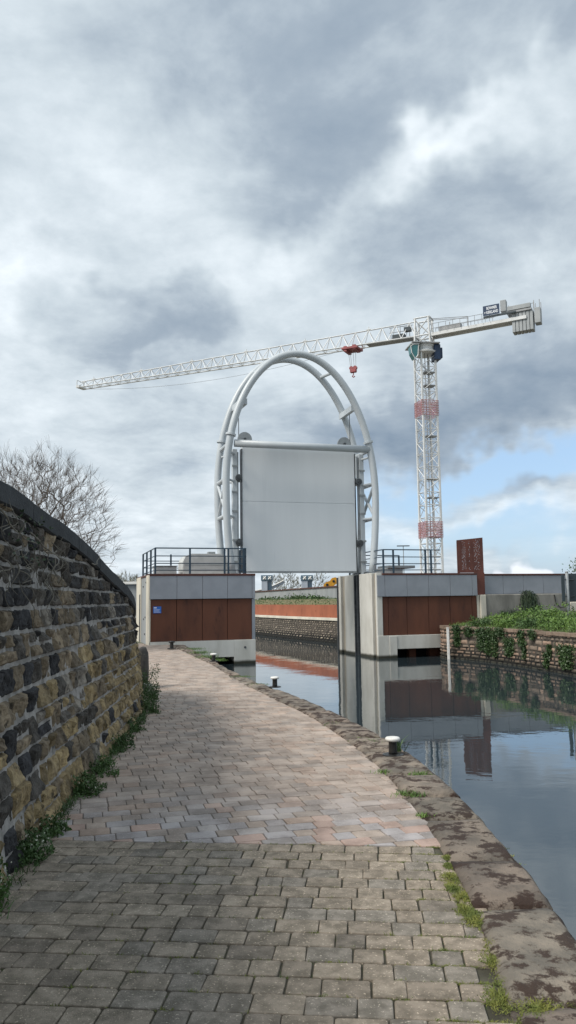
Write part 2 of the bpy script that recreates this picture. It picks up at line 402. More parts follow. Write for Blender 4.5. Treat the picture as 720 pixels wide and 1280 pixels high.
while row < 40:
    yo = sd - (row+1)*hgt
    if yo < -.6: break
    x = -2.6 - rn.uniform(0, .2)
    alt = rn.random() < .5
    while x < 1.05:
        w = .212 if alt else .142; alt = not alt if rn.random() < .8 else alt
        w += rn.uniform(-.006, .006); g = .0026+rn.uniform(-.001, .0025)
        wob = rn.uniform(-.003, .003)
        c = [rd*(x+g)+cdv*(yo+g+wob), rd*(x+w-g)+cdv*(yo+g+wob), rd*(x+w-g)+cdv*(yo+hgt-g+wob), rd*(x+g)+cdv*(yo+hgt-g+wob)]
        c = [q_+Vector((rn.gauss(0, .0022), rn.gauss(0, .0022))) for q_ in c]
        cxm = (c[0]+c[2])/2
        k = rn.random(); b_ = rn.uniform(.85, 1.12)
        warm = min(1, max(0, (cxm.x+.5)/1.2))
        base = (.255+.045*warm, .218+.03*warm, .178+.02*warm)
        if k < .22: base = (.220+.02*warm, .196+.015*warm, .170+.01*warm)
        elif k > .9: base = (.205, .175, .145)
        pn.cur = tuple(q_*b_ for q_ in base)
        lowpt = quay_line(IS, cxm.y)
        if cxm.x < lowpt+.02 and (cxm.x < lowpt-.09 or rn.random() < .95): paver(pn, [tuple(q_) for q_ in c], rn.uniform(-.004, .001), rn)
        x += w
    row += 1
o = pn.build('paved_path', M['paver_near'], tint=True); struct(o, 'grey block paving in the foreground with mossy joints')
pf = MB(); ang = radians(14.5); rd2 = Vector((cos(ang), sin(ang))); cd2 = Vector((-sin(ang), cos(ang)))
rf = random.Random(8)
yy = 3.5
while yy < 34:
    x = -6 + rf.uniform(-.2, .2); alt = rf.random() < .5
    while x < 12:
        w = .212 if alt else .142; alt = (not alt) if rf.random() < .75 else alt
        g = .003
        c = [rd2*(x+g)+cd2*(yy+g), rd2*(x+w-g)+cd2*(yy+g), rd2*(x+w-g)+cd2*(yy+hgt-g), rd2*(x+g)+cd2*(yy+hgt-g)]
        x += w
        ce = (c[0]+c[2])/2
        if ce.y < 5.0 or ce.y > 30.5: continue
        if ce.x > quay_line(IS, ce.y)+.05: continue
        if ce.x < (-2.1-max(0, (ce.y-9))*.13 - (0 if ce.y < 14 else (ce.y-14)*.45)): continue
        if (ce-O2).dot(EU) > -.02 and -4.15 < (ce-O2).dot(EV): continue
        poly = clip([tuple(q_) for q_ in c], sn, sd+.006)
        if len(poly) < 3: continue
        b_ = rf.uniform(.9, 1.08); k = rf.random()
        near = max(0, 1-(sn.dot(ce)-sd)/1.6)
        base = (.375, .308, .262)
        if k < .2: base = (.335, .285, .25)
        elif k < .36: base = (.40, .31, .255)
        if near > 0 and rf.random() < .8:
            k = rf.random(); alt_ = (.37, .345, .345) if k < .4 else ((.41, .30, .255) if k < .62 else ((.29, .265, .255) if k < .75 else (.39, .355, .34)))
            t = min(1, near*1.3); base = tuple(p_*(1-t)+q_*t for p_, q_ in zip(base, alt_))
        pf.cur = tuple(q_*b_*1.02 for q_ in base)
        paver(pf, poly, rf.uniform(-.003, .001), rf, ch=.006)
    yy += hgt
struct(pf.build('towpath', M['paver_far'], tint=True), 'paler pinkish block paved towpath curving towards the gate')
jm = MB()
sl, sr = sa+st*-1.5, sb+st*.12
jm.add([(sl.x, sl.y, -.0125), (-3.2, -8, -.0125), (1.1, -8, -.0125), (sr.x, sr.y, -.0125)], [(0, 1, 2, 3)])
struct(jm.build('path_joints', M['joint']), 'mossy dark sand in the paving joints')
jm = MB(); e = [(-9, 30.8), (-9, 18), (-3.2, 12), (sl.x, sl.y), (sr.x, sr.y)]
e2 = [(quay_line(IS, Y)+.06, Y) for Y in (6.5, 8, 9.5, 11, 13, 16, 20, 24, 27.5)]
jm.add([(p[0], p[1], -.008) for p in e+e2], [tuple(range(len(e+e2)))])
struct(jm.build('towpath_bed', M['joint_far']), 'sandy bed of the pale towpath')

# ------------------------------------------------------------------ masonry generator
def masonry(mb, path, z0, ztop, hrange, lrange, sub, out, colour, rnd, normal_side=1, batter=0.0, rough=.02, gap=.012, s0=0, s1=None, closed_top=False, merge=.0, edge=.045, bord=-.025, jit=.008, vg=0.0):
    L_ = polylen(path); s1 = s1 or L_
    z = z0
    zmax = max(ztop(s0+(s1-s0)*i/30) for i in range(31))
    def P(s, zz, o_):
        p, t = polypt(path, max(0, min(L_-1e-4, s))); n = Vector((t.y, -t.x))*normal_side
        p2 = p + n*(o_-batter*zz); return (p2.x, p2.y, zz)
    while z < zmax:
        h = rnd.uniform(*hrange)
        s = s0 + rnd.uniform(-.3, 0)
        while s < s1:
            l = rnd.uniform(*lrange)*(.75+.5*(h-hrange[0])/max(1e-4, hrange[1]-hrange[0]))
            bits = [(s, s+l, z, z+h)]
            if merge and h > .2 and rnd.random() < merge: bits = [(s, s+l, z, z+h*.5), (s, s+l*.55, z+h*.5, z+h), (s+l*.55, s+l, z+h*.5, z+h)]
            for (a, c, za, zb) in bits:
                a += gap+vg; c -= gap+vg; za += gap; zb -= gap
                sm = (a+c)/2; zt = ztop(sm)
                if za > zt-.03 or c < s0 or a > s1: continue
                zb2 = min(zb, zt)
                if callable(sub): nx, nz = sub(sm)
                else: nx, nz = sub
                nx = max(2, int(nx*(c-a)/.3)) if nx > 3 else nx
                mb.cur = colour(sm, (za+zb2)/2, rnd)
                d = out*rnd.uniform(.6, 1.5); sd_ = rnd.random()*100; vs = []; fs = []
                tilt = rnd.gauss(0, .012)
                for j in range(nz+1):
                    for i in range(nx+1):
                        fi, fj = i/nx, j/nz
                        ws = a+(c-a)*fi; wz = za+(zb2-za)*fj
                        e_ = min(fi*(c-a), (1-fi)*(c-a), fj*(zb2-za), (1-fj)*(zb2-za))
                        if e_ < 1e-5: o_ = bord
                        else:
                            kk = min(1, e_/edge); o_ = d*(1-(1-kk)**2.4)+tilt*(fj-.5)*3
                            o_ += rough*kk*(.8*noise.noise((ws*6, wz*6, sd_))+.7*noise.noise((ws*15, wz*15, sd_))+.5*abs(noise.noise((ws*30, wz*30, sd_)))) + rough*.25
                        if 0 < i < nx and 0 < j < nz: pass
                        else:
                            ws += jit*noise.noise((ws*9, wz*9, sd_)); wz += jit*noise.noise((wz*9, ws*9, sd_+3))
                        vs.append(P(ws, wz, o_))
                for j in range(nz):
                    for i in range(nx):
                        q_ = j*(nx+1)+i; f_ = (q_, q_+1, q_+nx+2, q_+nx+1)
                        fs.append(f_ if normal_side > 0 else f_[::-1])
                mb.add(vs, fs)
            s += l
        z += h
    return P
def wallsheet(mb, path, z0, ztop, thick, normal_side=1, batter=0, step=.25):
    L_ = polylen(path); n = int(L_/step); vs = []
    for i in range(n+1):
        s = min(L_-1e-4, i*step); p, t = polypt(path, s); nn = Vector((t.y, -t.x))*normal_side; zt = ztop(s)
        a = p-nn*batter*z0; c = p-nn*batter*zt; d = p-nn*(thick+batter*z0)
        vs += [(a.x, a.y, z0), (c.x, c.y, zt), (c.x-nn.x*thick, c.y-nn.y*thick, zt), (d.x, d.y, z0)]
    fs = []
    for i in range(n):
        for k in range(3): fs.append((i*4+k, i*4+k+1, (i+1)*4+k+1, (i+1)*4+k))
    fs += [(0, 3, 2, 1), (n*4, n*4+1, n*4+2, n*4+3)]
    mb.add(vs, fs)

# left wing wall
lw = smoothpoly([(-1.30, -2.5), (-1.42, 1.0), (-1.56, 3.3), (-1.66, 4.57), (-1.76, 5.48), (-1.86, 6.81), (-1.93, 8.14), (-2.08, 10.3), (-2.24, 12.0), (-2.62, 13.1), (-3.5, 13.9), (-4.8, 14.3), (-6.5, 14.6)], 5)
LW = polylen(lw)
zt_tab = [(-2, 2.4), (4.7, 2.45), (5.6, 2.455), (6.5, 2.395), (7.4, 2.315), (8.4, 2.195), (9.6, 2.02), (11, 1.82), (12.2, 1.58), (13.1, 1.42), (14.2, 1.3), (30, .9)]
def lin(tab, x):
    if x <= tab[0][0]: return tab[0][1]
    for (a, p), (c, q) in zip(tab, tab[1:]):
        if x <= c: return p+(q-p)*(x-a)/(c-a)
    return tab[-1][1]
_cache = {}
def wz(s):
    k = round(s, 2)
    if k not in _cache: _cache[k] = lin(zt_tab, polypt(lw, max(0, min(LW-1e-3, s)))[0].y)
    return _cache[k]
BAT = .12; CT = .16
sw = thing('stone_wall', (-1.7, 6, 0), 'curving soot-blackened sandstone wall with sloping dark coping beside the path', 'stone wall')
ms = MB(); rs = random.Random(77)
def wcol(s, z, rnd):
    Y = polypt(lw, max(0, min(LW-1e-3, s)))[0].y
    zt = wz(s)-CT; top = max(0, min(1, (z-(zt-.95))/.7))
    och = max(0, min(1, (Y-5.6)/4))*max(0, min(1, (1.35-z)/.6))
    och = max(och, .7*max(0, min(1, (.75-z)/.4)))
    b_ = rnd.uniform(.75, 1.3)
    brown = (.20, .165, .12); ochre = (.29, .225, .12); soot = (.028, .03, .036); grey = (.22, .205, .185)
    k = rnd.random()
    base = brown if k < .42 else (grey if k < .55 else (.085, .08, .075) if k < .8 else soot)
    if rnd.random() < och*.85: base = tuple(p*(1-.8)+q_*.8 for p, q_ in zip(base, ochre))
    if rnd.random() < top*.8: base = tuple(p*.25+q_*.75 for p, q_ in zip(base, soot))
    return tuple(q_*b_ for q_ in base)
masonry(ms, lw, -.04, lambda s: wz(s)-CT+.01, (.15, .32), (.2, .52), lambda s: (16, 12) if s < 14 else (8, 8), .010, wcol, rs, 1, BAT, rough=.036, gap=.009, s0=3.5, merge=.5, edge=.02, bord=-.012, jit=.018, vg=.006)
ms.build('masonry', M['wall_stone'], sw, smooth=False, tint=True)
mo = MB(); wallsheet(mo, lw, -.1, lambda s: wz(s)-CT+.02, .45, 1, BAT); mo.build('mortar_core', M['mortar'], sw)
# plinth stones at the foot
cm = MB(); s = 3.0; rc = random.Random(4)
while s < LW-.3:
    l = rc.uniform(.75, 1.15); dz = rc.uniform(-.012, .012)
    nseg = 6; vs = []; fs = []
    for i in range(nseg+1):
        ss = min(LW-1e-3, s+.004+(l-.008)*i/nseg); p, t = polypt(lw, ss); n = Vector((t.y, -t.x)); zt = wz(ss)+dz
        p = p-n*BAT*zt
        prof = [(.055, -CT), (.075, -CT+.012), (.072, -.014), (.055, 0.0), (-.2, 0.02), (-.42, -.0), (-.43, -CT)]
        for (o_, zz) in prof:
            q = p+n*(o_+.006*noise.noise((ss*6, zz*9, 1))); vs.append((q.x, q.y, zt+zz+.005*noise.noise((ss*6, o_*7, 5))))
    K = len(prof)
    for i in range(nseg):
        for k in range(K): fs.append((i*K+k, i*K+(k+1) % K, (i+1)*K+(k+1) % K, (i+1)*K+k))
    fs += [tuple(range(K)), tuple(nseg*K+k for k in reversed(range(K)))]
    cm.add(vs, fs); s += l
cm.fix = True
cm.build('coping', M['wall_coping'], sw)
# rounded dark guard stone and small step at the far end of the wall
def boulder(name, c, r, sc, mt, label, cat, seed):
    mb = MB(); n1, n2 = 22, 14; vs = []; fs = []
    for j in range(n2+1):
        for i in range(n1):
            a = 2*pi*i/n1; t = pi*j/n2; d = Vector((sin(t)*cos(a), sin(t)*sin(a), cos(t)))
            d2 = Vector([abs(q)**.8*(1 if q > 0 else -1) for q in d])
            k = 1+.16*noise.noise(d*1.6+Vector((seed, 0, 0)))+.05*noise.noise(d*6)
            vs.append((c[0]+d2.x*r*sc[0]*k, c[1]+d2.y*r*sc[1]*k, max(c[2]+d2.z*r*sc[2]*k, -.05)))
    for j in range(n2):
        for i in range(n1): fs.append((j*n1+i, j*n1+(i+1) % n1, (j+1)*n1+(i+1) % n1, (j+1)*n1+i)[::-1])
    mb.add(vs, fs); return tag(mb.build(name, mt, smooth=True), label, cat)
boulder('guard_stone', (-2.80, 14.8, .36), .42, (.34, .5, .92), M['boulder'], 'dark rounded guard stone standing past the far end of the stone wall', 'guard stone', 3)
sb_ = MB(); sb_.cbox(-2.62, -2.46, 13.75, 14.05, -.03, .16, b=.02)
tag(sb_.build('stone_block', M['concrete_old']), 'small pale stone block on the path at the foot of the guard stone', 'stone block')

# dry creeper stems on the wall
cr = MB(); rr = random.Random(12)
def wp(Y_, z, o_):
    best = min(range(len(lw)), key=lambda i: abs(lw[i].y-Y_)); p = lw[best]
    t = (lw[min(best+1, len(lw)-1)]-lw[best-1]).normalized(); n = Vector((t.y, -t.x))
    f = Y_-p.y; q = p+t*f+n*(o_-BAT*z); return Vector((q.x, q.y, z))
for i in range(34):
    Y0 = rr.uniform(4.9, 6.9); z0 = rr.uniform(1.75, 2.2); ln = rr.uniform(.15, .7); a = rr.uniform(-2.6, -.2); pts = []
    for k in range(9):
        f = k/8; a += rr.gauss(0, .45)
        pts.append(wp(Y0, z0, .09+.03*sin(k+i)))
        Y0 += cos(a)*ln/8; z0 += sin(a)*ln/8
    cr.tube(pts, rr.uniform(.003, .006), 4, r2=.0015)
for (Y0, z0, Y1, z1) in ((5.7, 2.12, 7.2, 1.98), (4.9, 2.2, 5.9, 2.05), (8.0, 2.0, 8.5, 2.12)):
    cr.tube([wp(Y0+(Y1-Y0)*k/8, z0+(z1-z0)*k/8-.05*sin(k/8*pi), .13+.01*sin(k*2)) for k in range(9)], .007, 5, r2=.003)
creeper = thing('creeper', wp(6, 2.1, .1), 'dry tangled creeper stems clinging under the dark wall coping', 'creeper')
cr.build('stem', M['dry_stem'], creeper)
lf = MB()
for i in range(70):
    lf.leaf(wp(rr.uniform(5.0, 6.4), rr.uniform(1.9, 2.25), rr.uniform(.1, .16)), rr.uniform(.02, .045), rr)
lf.build('leaves', M['leaf_dark'], creeper)

# ------------------------------------------------------------------ gate houses
def panels(parent, name, mt, edges, u, z0, z1, th=.05, gap=.012, T=G):
    for a, c in zip(edges, edges[1:]):
        mb = MB(); mb.cbox(a+gap/2, c-gap/2, u, u+th, z0, z1, T, b=.004); mb.build(name, mt, parent)
ZT, ZM, ZB = 2.64, 1.69, .11
# left
gl = thing('gate_house', G(-2, 2, 0), 'left gate house with rust-red steel panels and blue notice at the end of the path', 'gate house', 'gate houses')
mb = MB(); mb.box(-4.02, -.06, .12, 4.5, ZB-.1, ZT-.09, G); mb.build('core', M['dark_gap'], gl)
mb = MB()
mb.box(-4.07, -.85, .0, .5, -.52, ZB, G); mb.cbox(-.85, 0, 0, 4.5, -1.5, ZB, G); mb.box(-4.07, -2.15, .0, 4.4, -1.5, -.52, G); mb.fix = True
mb.build('base_beam', M['concrete'], gl)
mb = MB(); mb.box(-2.1, -.86, 1.4, 1.6, -1.4, -.5, G); mb.build('culvert_shade', M['dark_gap'], gl)  # near-black sheet paints in the shade inside the culvert
mb = MB(); mb.disc(G(-.42, -.004, -.18), (EU.x, EU.y, 0), .045, .02, 12); mb.build('bolt', M['steel_dark'], gl)
mb = MB(); mb.cbox(-4.09, -4.03, -.0, .95, -.1, ZT-.04, G); mb.build('side_wall', M['concrete_cream'], gl); mb = MB(); mb.cbox(-4.09, -4.03, 2.9, 4.5, -.1, ZT-.04, G); mb.fix = True; mb.build('side_wall', M['concrete_cream'], gl); mb = MB()
mb.box(-4.03, 0, 4.5, 4.56, -.1, ZT-.1, G); mb.build('rear_wall', M['concrete_cream'], gl); mb = MB(); mb.box(-.055, 0, .12, 4.5, ZB+.002, ZT-.1, G); mb.build('side_wall', M['concrete_cream'], gl)
mb = MB(); mb.box(-4.05, -4.03, .95, 2.9, -.1, ZT-.06, G); mb.build('side_panel', M['grey_render'], gl)
for (u, z) in ((1.5, 1.0), (2.0, .92), (1.6, .35), (2.2, 2.2), (1.3, 2.35)):
    mb = MB(); mb.box(-4.075, -4.05, u-.05, u+.05, z-.03, z+.03, G); mb.build('bracket', M['steel_dark'], gl)
mb = MB(); mb.box(-4.12, -4.09, 3.0, 3.1, -.03, 1.9, G); mb.build('door_frame', M['steel_dark'], gl)
EL = [-4.07, -3.05, -2.07, -1.10, -.13, -.005]
panels(gl, 'cladding_panel', M['cladding'], EL, -.02, ZM, ZT-.085)
panels(gl, 'corten_panel', M['corten'], EL[:-1], .045, ZB+.005, ZM-.015, gap=.02)
mb = MB(); mb.box(-.128, -.008, .03, .10, ZB+.005, ZM-.02, G); mb.build('jamb', M['cladding'], gl)
mb = MB(); mb.cbox(-4.08, 0.0, -.04, 4.5, ZT-.083, ZT, G, b=.008); mb.build('roof_trim', M['corten_trim'], gl)
# notice
ns = thing('notice_sign', G(-3.79, .02, 1.4), 'small blue notice with white lines fixed to the rust-red panel', 'notice')
mb = MB(); mb.cbox(-3.93, -3.63, .025, .042, 1.17, 1.42, G, b=.003); mb.build('sign_plate', M['blue_sign'], ns)
mb = MB(); mb.box(-3.905, -3.80, .020, .0235, 1.355, 1.39, G)
for k, w in enumerate((.22, .20, .24)): mb.box(-3.905, -3.905+w, .020, .0235, 1.295-k*.045, 1.307-k*.045, G)
mb.build('sign_lines', M['sign_text'], ns)

# right
gr = thing('gate_house', G(7, 2, 0), 'right gate house with tall white concrete pier and rust-red steel panels across the water', 'gate house', 'gate houses')
VE = 9.84
mb = MB(); mb.box(5.34, VE-.05, .14, 4.4, ZB-.1, ZT-.09, G); mb.build('core', M['dark_gap'], gr)
mb = MB()
for (u0, u1) in ((0, .14), (.5, 1.86), (2.52, 3.6), (4.12, 4.45)): mb.cbox(5.10, 5.35, u0, u1, -1.5, ZT+.02, G, b=.012)
mb.build('concrete_pier', M['concrete'], gr)
mb = MB(); mb.box(5.22, 5.34, .02, 4.4, -1.5, ZT-.0, G); mb.build('recessed_strip', M['concrete_stain'], gr)
mb = MB(); mb.box(5.16, 5.22, 1.9, 2.48, -1.4, ZT-.02, G); mb.box(5.05, 5.22, 2.02, 2.06, -1.4, ZT, G); mb.box(5.06, 5.22, 2.34, 2.38, -1.4, ZT, G)
mb.build('gate_channel', M['steel_dark'], gr)
mb = MB(); mb.cbox(5.10, 5.93, -.03, .02, -1.5, ZB+.0, G, b=.01); mb.build('pier_face', M['concrete'], gr)
mb = MB(); mb.cbox(5.60, 5.93, -.055, -.03, -1.5, ZB-.02, G, b=.01); mb.build('pier_rib', M['concrete'], gr)
mb = MB(); mb.cbox(5.935, 8.8, -.02, .35, -.44, ZB+.0, G, b=.01); mb.build('base_beam', M['concrete'], gr)
mb = MB(); mb.box(5.94, 9.5, 1.3, 1.5, -1.4, ZB-.1, G); mb.build('culvert_shade', M['dark_gap'], gr)  # darkness of the right culvert, put in as a near-black sheet
mb = MB(); mb.box(6.75, 7.05, .55, .85, -1.4, -.44, G); mb.build('culvert_post', M['corten'], gr); mb = MB(); mb.box(7.7, 8.2, .6, .9, -1.4, -.44, G); mb.build('culvert_post', M['corten'], gr)
ER = [5.115, 5.46, 6.45, 7.44, 8.44, 9.48, 9.72]
panels(gr, 'cladding_panel', M['cladding'], ER, -.045, ZM, ZT-.085)
panels(gr, 'corten_panel', M['corten'], [5.36, 5.62, 6.45, 7.44, 8.44, 9.48, 9.72], .045, ZB+.005, ZM-.015, gap=.02)
mb = MB(); mb.box(5.2, 5.355, .022, .12, ZB+.005, ZM-.005, G); mb.build('jamb', M['cladding'], gr)
mb = MB(); mb.box(9.72, VE, .05, 4.4, -.3, 1.70, G); mb.build('end_wall', M['concrete_cream'], gr)
mb = MB(); mb.cbox(5.36, 9.73, -.06, 4.4, ZT-.083, ZT, G, b=.008); mb.build('roof_trim', M['corten_trim'], gr)
for (v, u) in ((5.25, 1.3), (5.3, 2.2), (5.3, 2.75)):
    mb = MB(); mb.box(v-.1, v+.12, u-.1, u+.12, ZT+.02, ZT+.09, G); mb.build('bracket', M['steel_dark'], gr)
mb = MB(); mb.box(5.03, 5.10, 4.38, 4.45, -.8, ZT-.05, G); mb.build('edge_angle', M['steel_dark'], gr)

# railings on the roofs
def railing(label, path, posts, ztop=3.62, zb=ZT, group='roof railings', rails=(.98, .68, .40, .14)):
    t = thing('railing', G(path[0][0], path[0][1], zb), label, 'railing', group)
    for hh in rails:
        mb = MB(); mb.tube([G(v, u, zb+hh) for v, u in path], .024 if hh > .9 else .018, 8); mb.build('rail', M['rail'], t)
    for (v, u) in posts:
        mb = MB(); mb.cbox(v-.035, v+.035, u-.03, u+.03, zb+.001, zb+.99, G, b=.005); mb.build('post', M['rail'], t)
railing('dark blue railing along the roof of the left gate house', [(-3.85, 4.2), (-3.85, .15), (-.32, .15), (-.32, 1.2)],
        [(-3.85, 4.2), (-3.85, 2.85), (-3.85, 1.5), (-3.85, .15), (-2.53, .15), (-1.18, .15), (-1.03, .15), (-.42, .15), (-.32, .3), (-.32, 1.2)])
railing('rear dark blue railing behind the housings on the left gate house roof', [(-3.8, 4.3), (-1.6, 4.3), (-.6, 4.3)], [(-2.65, 4.3), (-1.6, 4.3), (-.6, 4.3)], rails=(.7, .4, .14))
railing('dark blue railing along the roof of the right gate house', [(5.5, 3.9), (5.5, .15), (8.12, .15)],
        [(5.5, 2.4), (5.5, 1.2), (5.5, .15), (5.95, .15), (7.42, .15), (7.68, .15)])
railing('rear dark blue railing on the right gate house roof', [(4.0+1.4, 4.2), (6.9, 4.2), (8.1, 4.2)], [(5.6, 4.2), (6.9, 4.2), (8.1, 4.2)], rails=(.98, .6, .3))

# machinery on the roofs
hs = thing('machinery_housing', G(-1.8, 2.4, ZT), 'rounded white machinery housing behind the left roof railing', 'housing')
mb = MB(); pr = [(-.95, 0), (-.95, .5), (-.85, .72), (-.6, .82), (.55, .82), (.8, .75), (.9, .5), (.9, 0)]
vs = [G(-1.55+a, 1.9, ZT+.06+z) for a, z in pr]+[G(-1.55+a, 3.2, ZT+.06+z) for a, z in pr]; K = len(pr)
mb.add(vs, [tuple(range(K)), tuple(range(2*K-1, K-1, -1))]+[(i, (i+1) % K, (i+1) % K+K, i+K) for i in range(K)]); mb.fix = True; mb.build('cover', M['housing'], hs)
mb = MB(); mb.box(-2.55, -.6, 1.85, 3.25, ZT+.001, ZT+.06, G); mb.build('plinth', M['concrete'], hs)
mb = MB(); mb.cbox(-1.4, -1.1, 2.3, 2.6, ZT+.885, ZT+.99, G); mb.build('lifting_eye', M['steel_grey'], hs)
mb = MB(); mb.box(-2.45, -.7, 1.89, 1.899, ZT+.42, ZT+.44, G); mb.build('seam', M['steel_grey'], hs)
hs = thing('control_cabinet', G(-3.2, 2.4, ZT), 'low white control cabinet on the left gate house roof', 'cabinet')
mb = MB(); mb.cbox(-3.6, -2.75, 2.0, 2.8, ZT+.05, ZT+.36, G, b=.02); mb.build('cabinet_body', M['housing'], hs)
mb = MB(); mb.cbox(-3.64, -2.71, 1.96, 2.84, ZT+.361, ZT+.40, G, b=.01); mb.build('lid', M['steel_grey'], hs)
mb = MB(); mb.box(-3.5, -2.85, 2.05, 2.75, ZT+.001, ZT+.05, G); mb.build('foot', M['steel_dark'], hs)
hs = thing('control_cabinet', G(7.1, 2.6, ZT), 'low white control cabinet on the right gate house roof', 'cabinet')
mb = MB(); mb.cbox(6.35, 7.35, 2.2, 3.2, ZT+.05, ZT+.30, G, b=.02); mb.build('cabinet_body', M['housing'], hs)
mb = MB(); mb.cbox(6.6, 7.9, 2.1, 3.3, ZT+.301, ZT+.42, G, b=.01); mb.build('lid', M['steel_grey'], hs)
mb = MB(); mb.box(6.45, 7.25, 2.3, 3.1, ZT+.001, ZT+.05, G); mb.build('foot', M['steel_dark'], hs)

# ------------------------------------------------------------------ arch frame
VC, HA, ZC = 2.40, 3.28, 6.15
def arch_pt(u, phi, top=12.0, lean=0.0):            # phi 0 = right foot side .. pi = left
    c, s_ = cos(phi), sin(phi)
    if s_ >= 0: z = ZC + (top-ZC)*s_
    else: z = ZC + 9.2*s_
    return G(VC + HA*c - .10*max(0, (z-ZC))/5.8*(1), u, z)
af = thing('arch_frame', G(2.4, 2, ZT), 'tall twin-tube white steel arch frame spanning the canal', 'arch frame')
phf = -math.asin(3.45/9.2)
def arch(u, top, name):
    mb = MB(); n = 72; mb.tube([arch_pt(u, phf+(pi-2*phf)*i/n, top) for i in range(n+1)], .150, 18); return mb.build(name, M['arch'], af, smooth=True)
UF, UB = 1.2, 2.85
arch(UF, 12.02, 'front_arch'); arch(UB, 12.28, 'rear_arch')
for (u, top) in ((UF, 12.02), (UB, 12.28)):
    for ph in (math.asin((8.35-ZC)/(top-ZC)), pi-math.asin((8.35-ZC)/(top-ZC))):
        a = arch_pt(u, ph-.004, top); c = arch_pt(u, ph+.004, top); d = (c-a).normalized()
        mb = MB(); mb.tube([a-d*.04, a+d*.04], .215, 18); mb.build('flange', M['arch'], af)
    for sg in (0, 1):
        a = arch_pt(u, phf if sg == 0 else pi-phf, top); mb = MB(); mb.lathe((a.x, a.y, ZT+.0), [(.3, 0), (.3, .05), (.17, .06)], 16); mb.build('base_plate', M['steel_grey'], af)
mb = MB(); mb.tube([G(-.52, UF, 8.02), G(5.42, UF, 8.02)], .155, 18); mb.build('cross_tube', M['arch'], af, smooth=True)
for v in (-.45, 5.3):
    mb = MB(); mb.tube([G(v, UF, 8.02), G(v, UF+.0001, 8.02)], .1, 4)
def az(z, top, right):
    ph = math.asin((z-ZC)/((top-ZC) if z > ZC else 9.2)); return ph if right else pi-ph
for right in (True, False):
    Pf = lambda z: arch_pt(UF, az(z, 12.02, right), 12.02); Pb = lambda z: arch_pt(UB, az(z, 12.28, right), 12.28)
    for z in (8.0, 6.55, 5.05):
        mb = MB(); mb.tube([Pf(z), Pb(z)], .085, 10); mb.build('brace', M['arch'], af)
    for (za, zb) in ((6.55, 5.05), (5.05, 6.55)):
        mb = MB(); mb.tube([Pf(za), Pb(zb)], .07, 10); mb.build('brace', M['arch'], af)
    vx = 5.36 if right else -.34
    mb = MB(); mb.cbox(vx-.10, vx+.10, 1.9, 2.15, ZT, 7.92, G, b=.01); mb.build('guide_rail', M['arch'], af)
    mb = MB(); mb.box(vx-(.16 if right else -.11), vx-(.11 if right else -.16), 1.95, 2.1, ZT+.1, 7.8, G); mb.build('guide_track', M['steel_grey'], af)
    for z in (6.55, 5.05, 7.7):
        mb = MB(); mb.bar(G(vx, 2.0, z), Pf(z), .05, 8); mb.build('strut', M['arch'], af)
        mb = MB(); mb.bar(G(vx, 2.1, z), Pb(z), .05, 8); mb.build('strut', M['arch'], af)
    for z in (3.2, 4.1, 5.3, 6.1, 7.2):
        mb = MB(); mb.box(vx-.13, vx+.13, 1.86, 1.9, z-.04, z+.04, G); mb.build('bolt_plate', M['steel_grey'], af)
    # cable head bracket
    ph = az(9.85, 12.02, right); a = arch_pt(UF, ph, 12.02); c = arch_pt(UB, az(9.85, 12.28, right), 12.28)
    mb = MB(); dv = -.24 if right else .24
    q = [a, c, c+Vector((EV.x*dv, EV.y*dv, -.05)), a+Vector((EV.x*dv, EV.y*dv, -.05))]
    mb.hexa([p+Vector((0, 0, -.12)) for p in q]+[p+Vector((0, 0, .12)) for p in q]); mb.fix = True; mb.build('head_bracket', M['arch'], af)
for ph in (radians(62), radians(118)):
    mb = MB(); mb.tube([arch_pt(UF, ph, 12.02), arch_pt(UB, ph, 12.28)], .07, 10); mb.build('brace', M['arch'], af)

# ------------------------------------------------------------------ lift gate
fg = thing('flood_gate', G(2.5, 2, 2.8), 'large pale grey flood gate panel raised inside the arch frame', 'flood gate')
mb = MB()
mb.cbox(-.03, 5.03, 1.92, 2.2, 2.80, 5.715, G, b=.012); mb.cbox(-.03, 5.03, 1.92, 2.2, 5.728, 8.06, G, b=.012); mb.box(-.02, 5.02, 1.94, 2.15, 5.70, 5.74, G)
mb.build('gate_panel', M['panel'], fg)
for v in (-.065, 5.035):
    mb = MB(); mb.box(v, v+.03, 1.90, 2.2, 2.76, 7.95, G); mb.build('edge_seal', M['steel_dark'], fg)
mb = MB(); mb.box(-.03, 5.03, 1.90, 2.2, 2.735, 2.798, G); mb.build('bottom_seal', M['steel_grey'], fg)
for k in range(60):
    pass
for v in (-.19, 5.19):
    for z in (4.0, 6.7):
        mb = MB(); mb.disc(G(v, 1.85, z), (EU.x, EU.y, 0), .14, .1, 16); mb.disc(G(v, 1.79, z), (EU.x, EU.y, 0), .06, .06, 10); mb.build('roller', M['steel_dark'], fg, smooth=False)
        mb = MB(); mb.box(v-.10, v+.10, 1.9, 2.1, z-.16, z+.16, G); mb.build('roller_bracket', M['steel_grey'], fg)
for v, zb_ in ((.12, 9.75), (4.62, 9.75)):
    mb = MB(); mb.disc(G(v, 2.05, 8.38), (EU.x, EU.y, 0), .31, .10, 32); wheel = mb.build('pulley', M['steel_grey'], fg)
    mb = MB(); mb.disc(G(v, 1.985, 8.38), (EU.x, EU.y, 0), .06, .06, 12); mb.build('pulley_hub', M['steel_dark'], wheel)
    mb = MB(); mb.box(v-.2, v+.2, 1.98, 2.12, 8.06, 8.3, G); mb.build('pulley_bracket', M['steel_grey'], fg)
    dv = -.26 if v < 1 else .28
    mb = MB(); mb.bar(G(v+dv, 2.05, 8.2), G(v+dv, 2.05, 9.8), .018, 6); mb.build('cable', M['steel_dark'], fg)
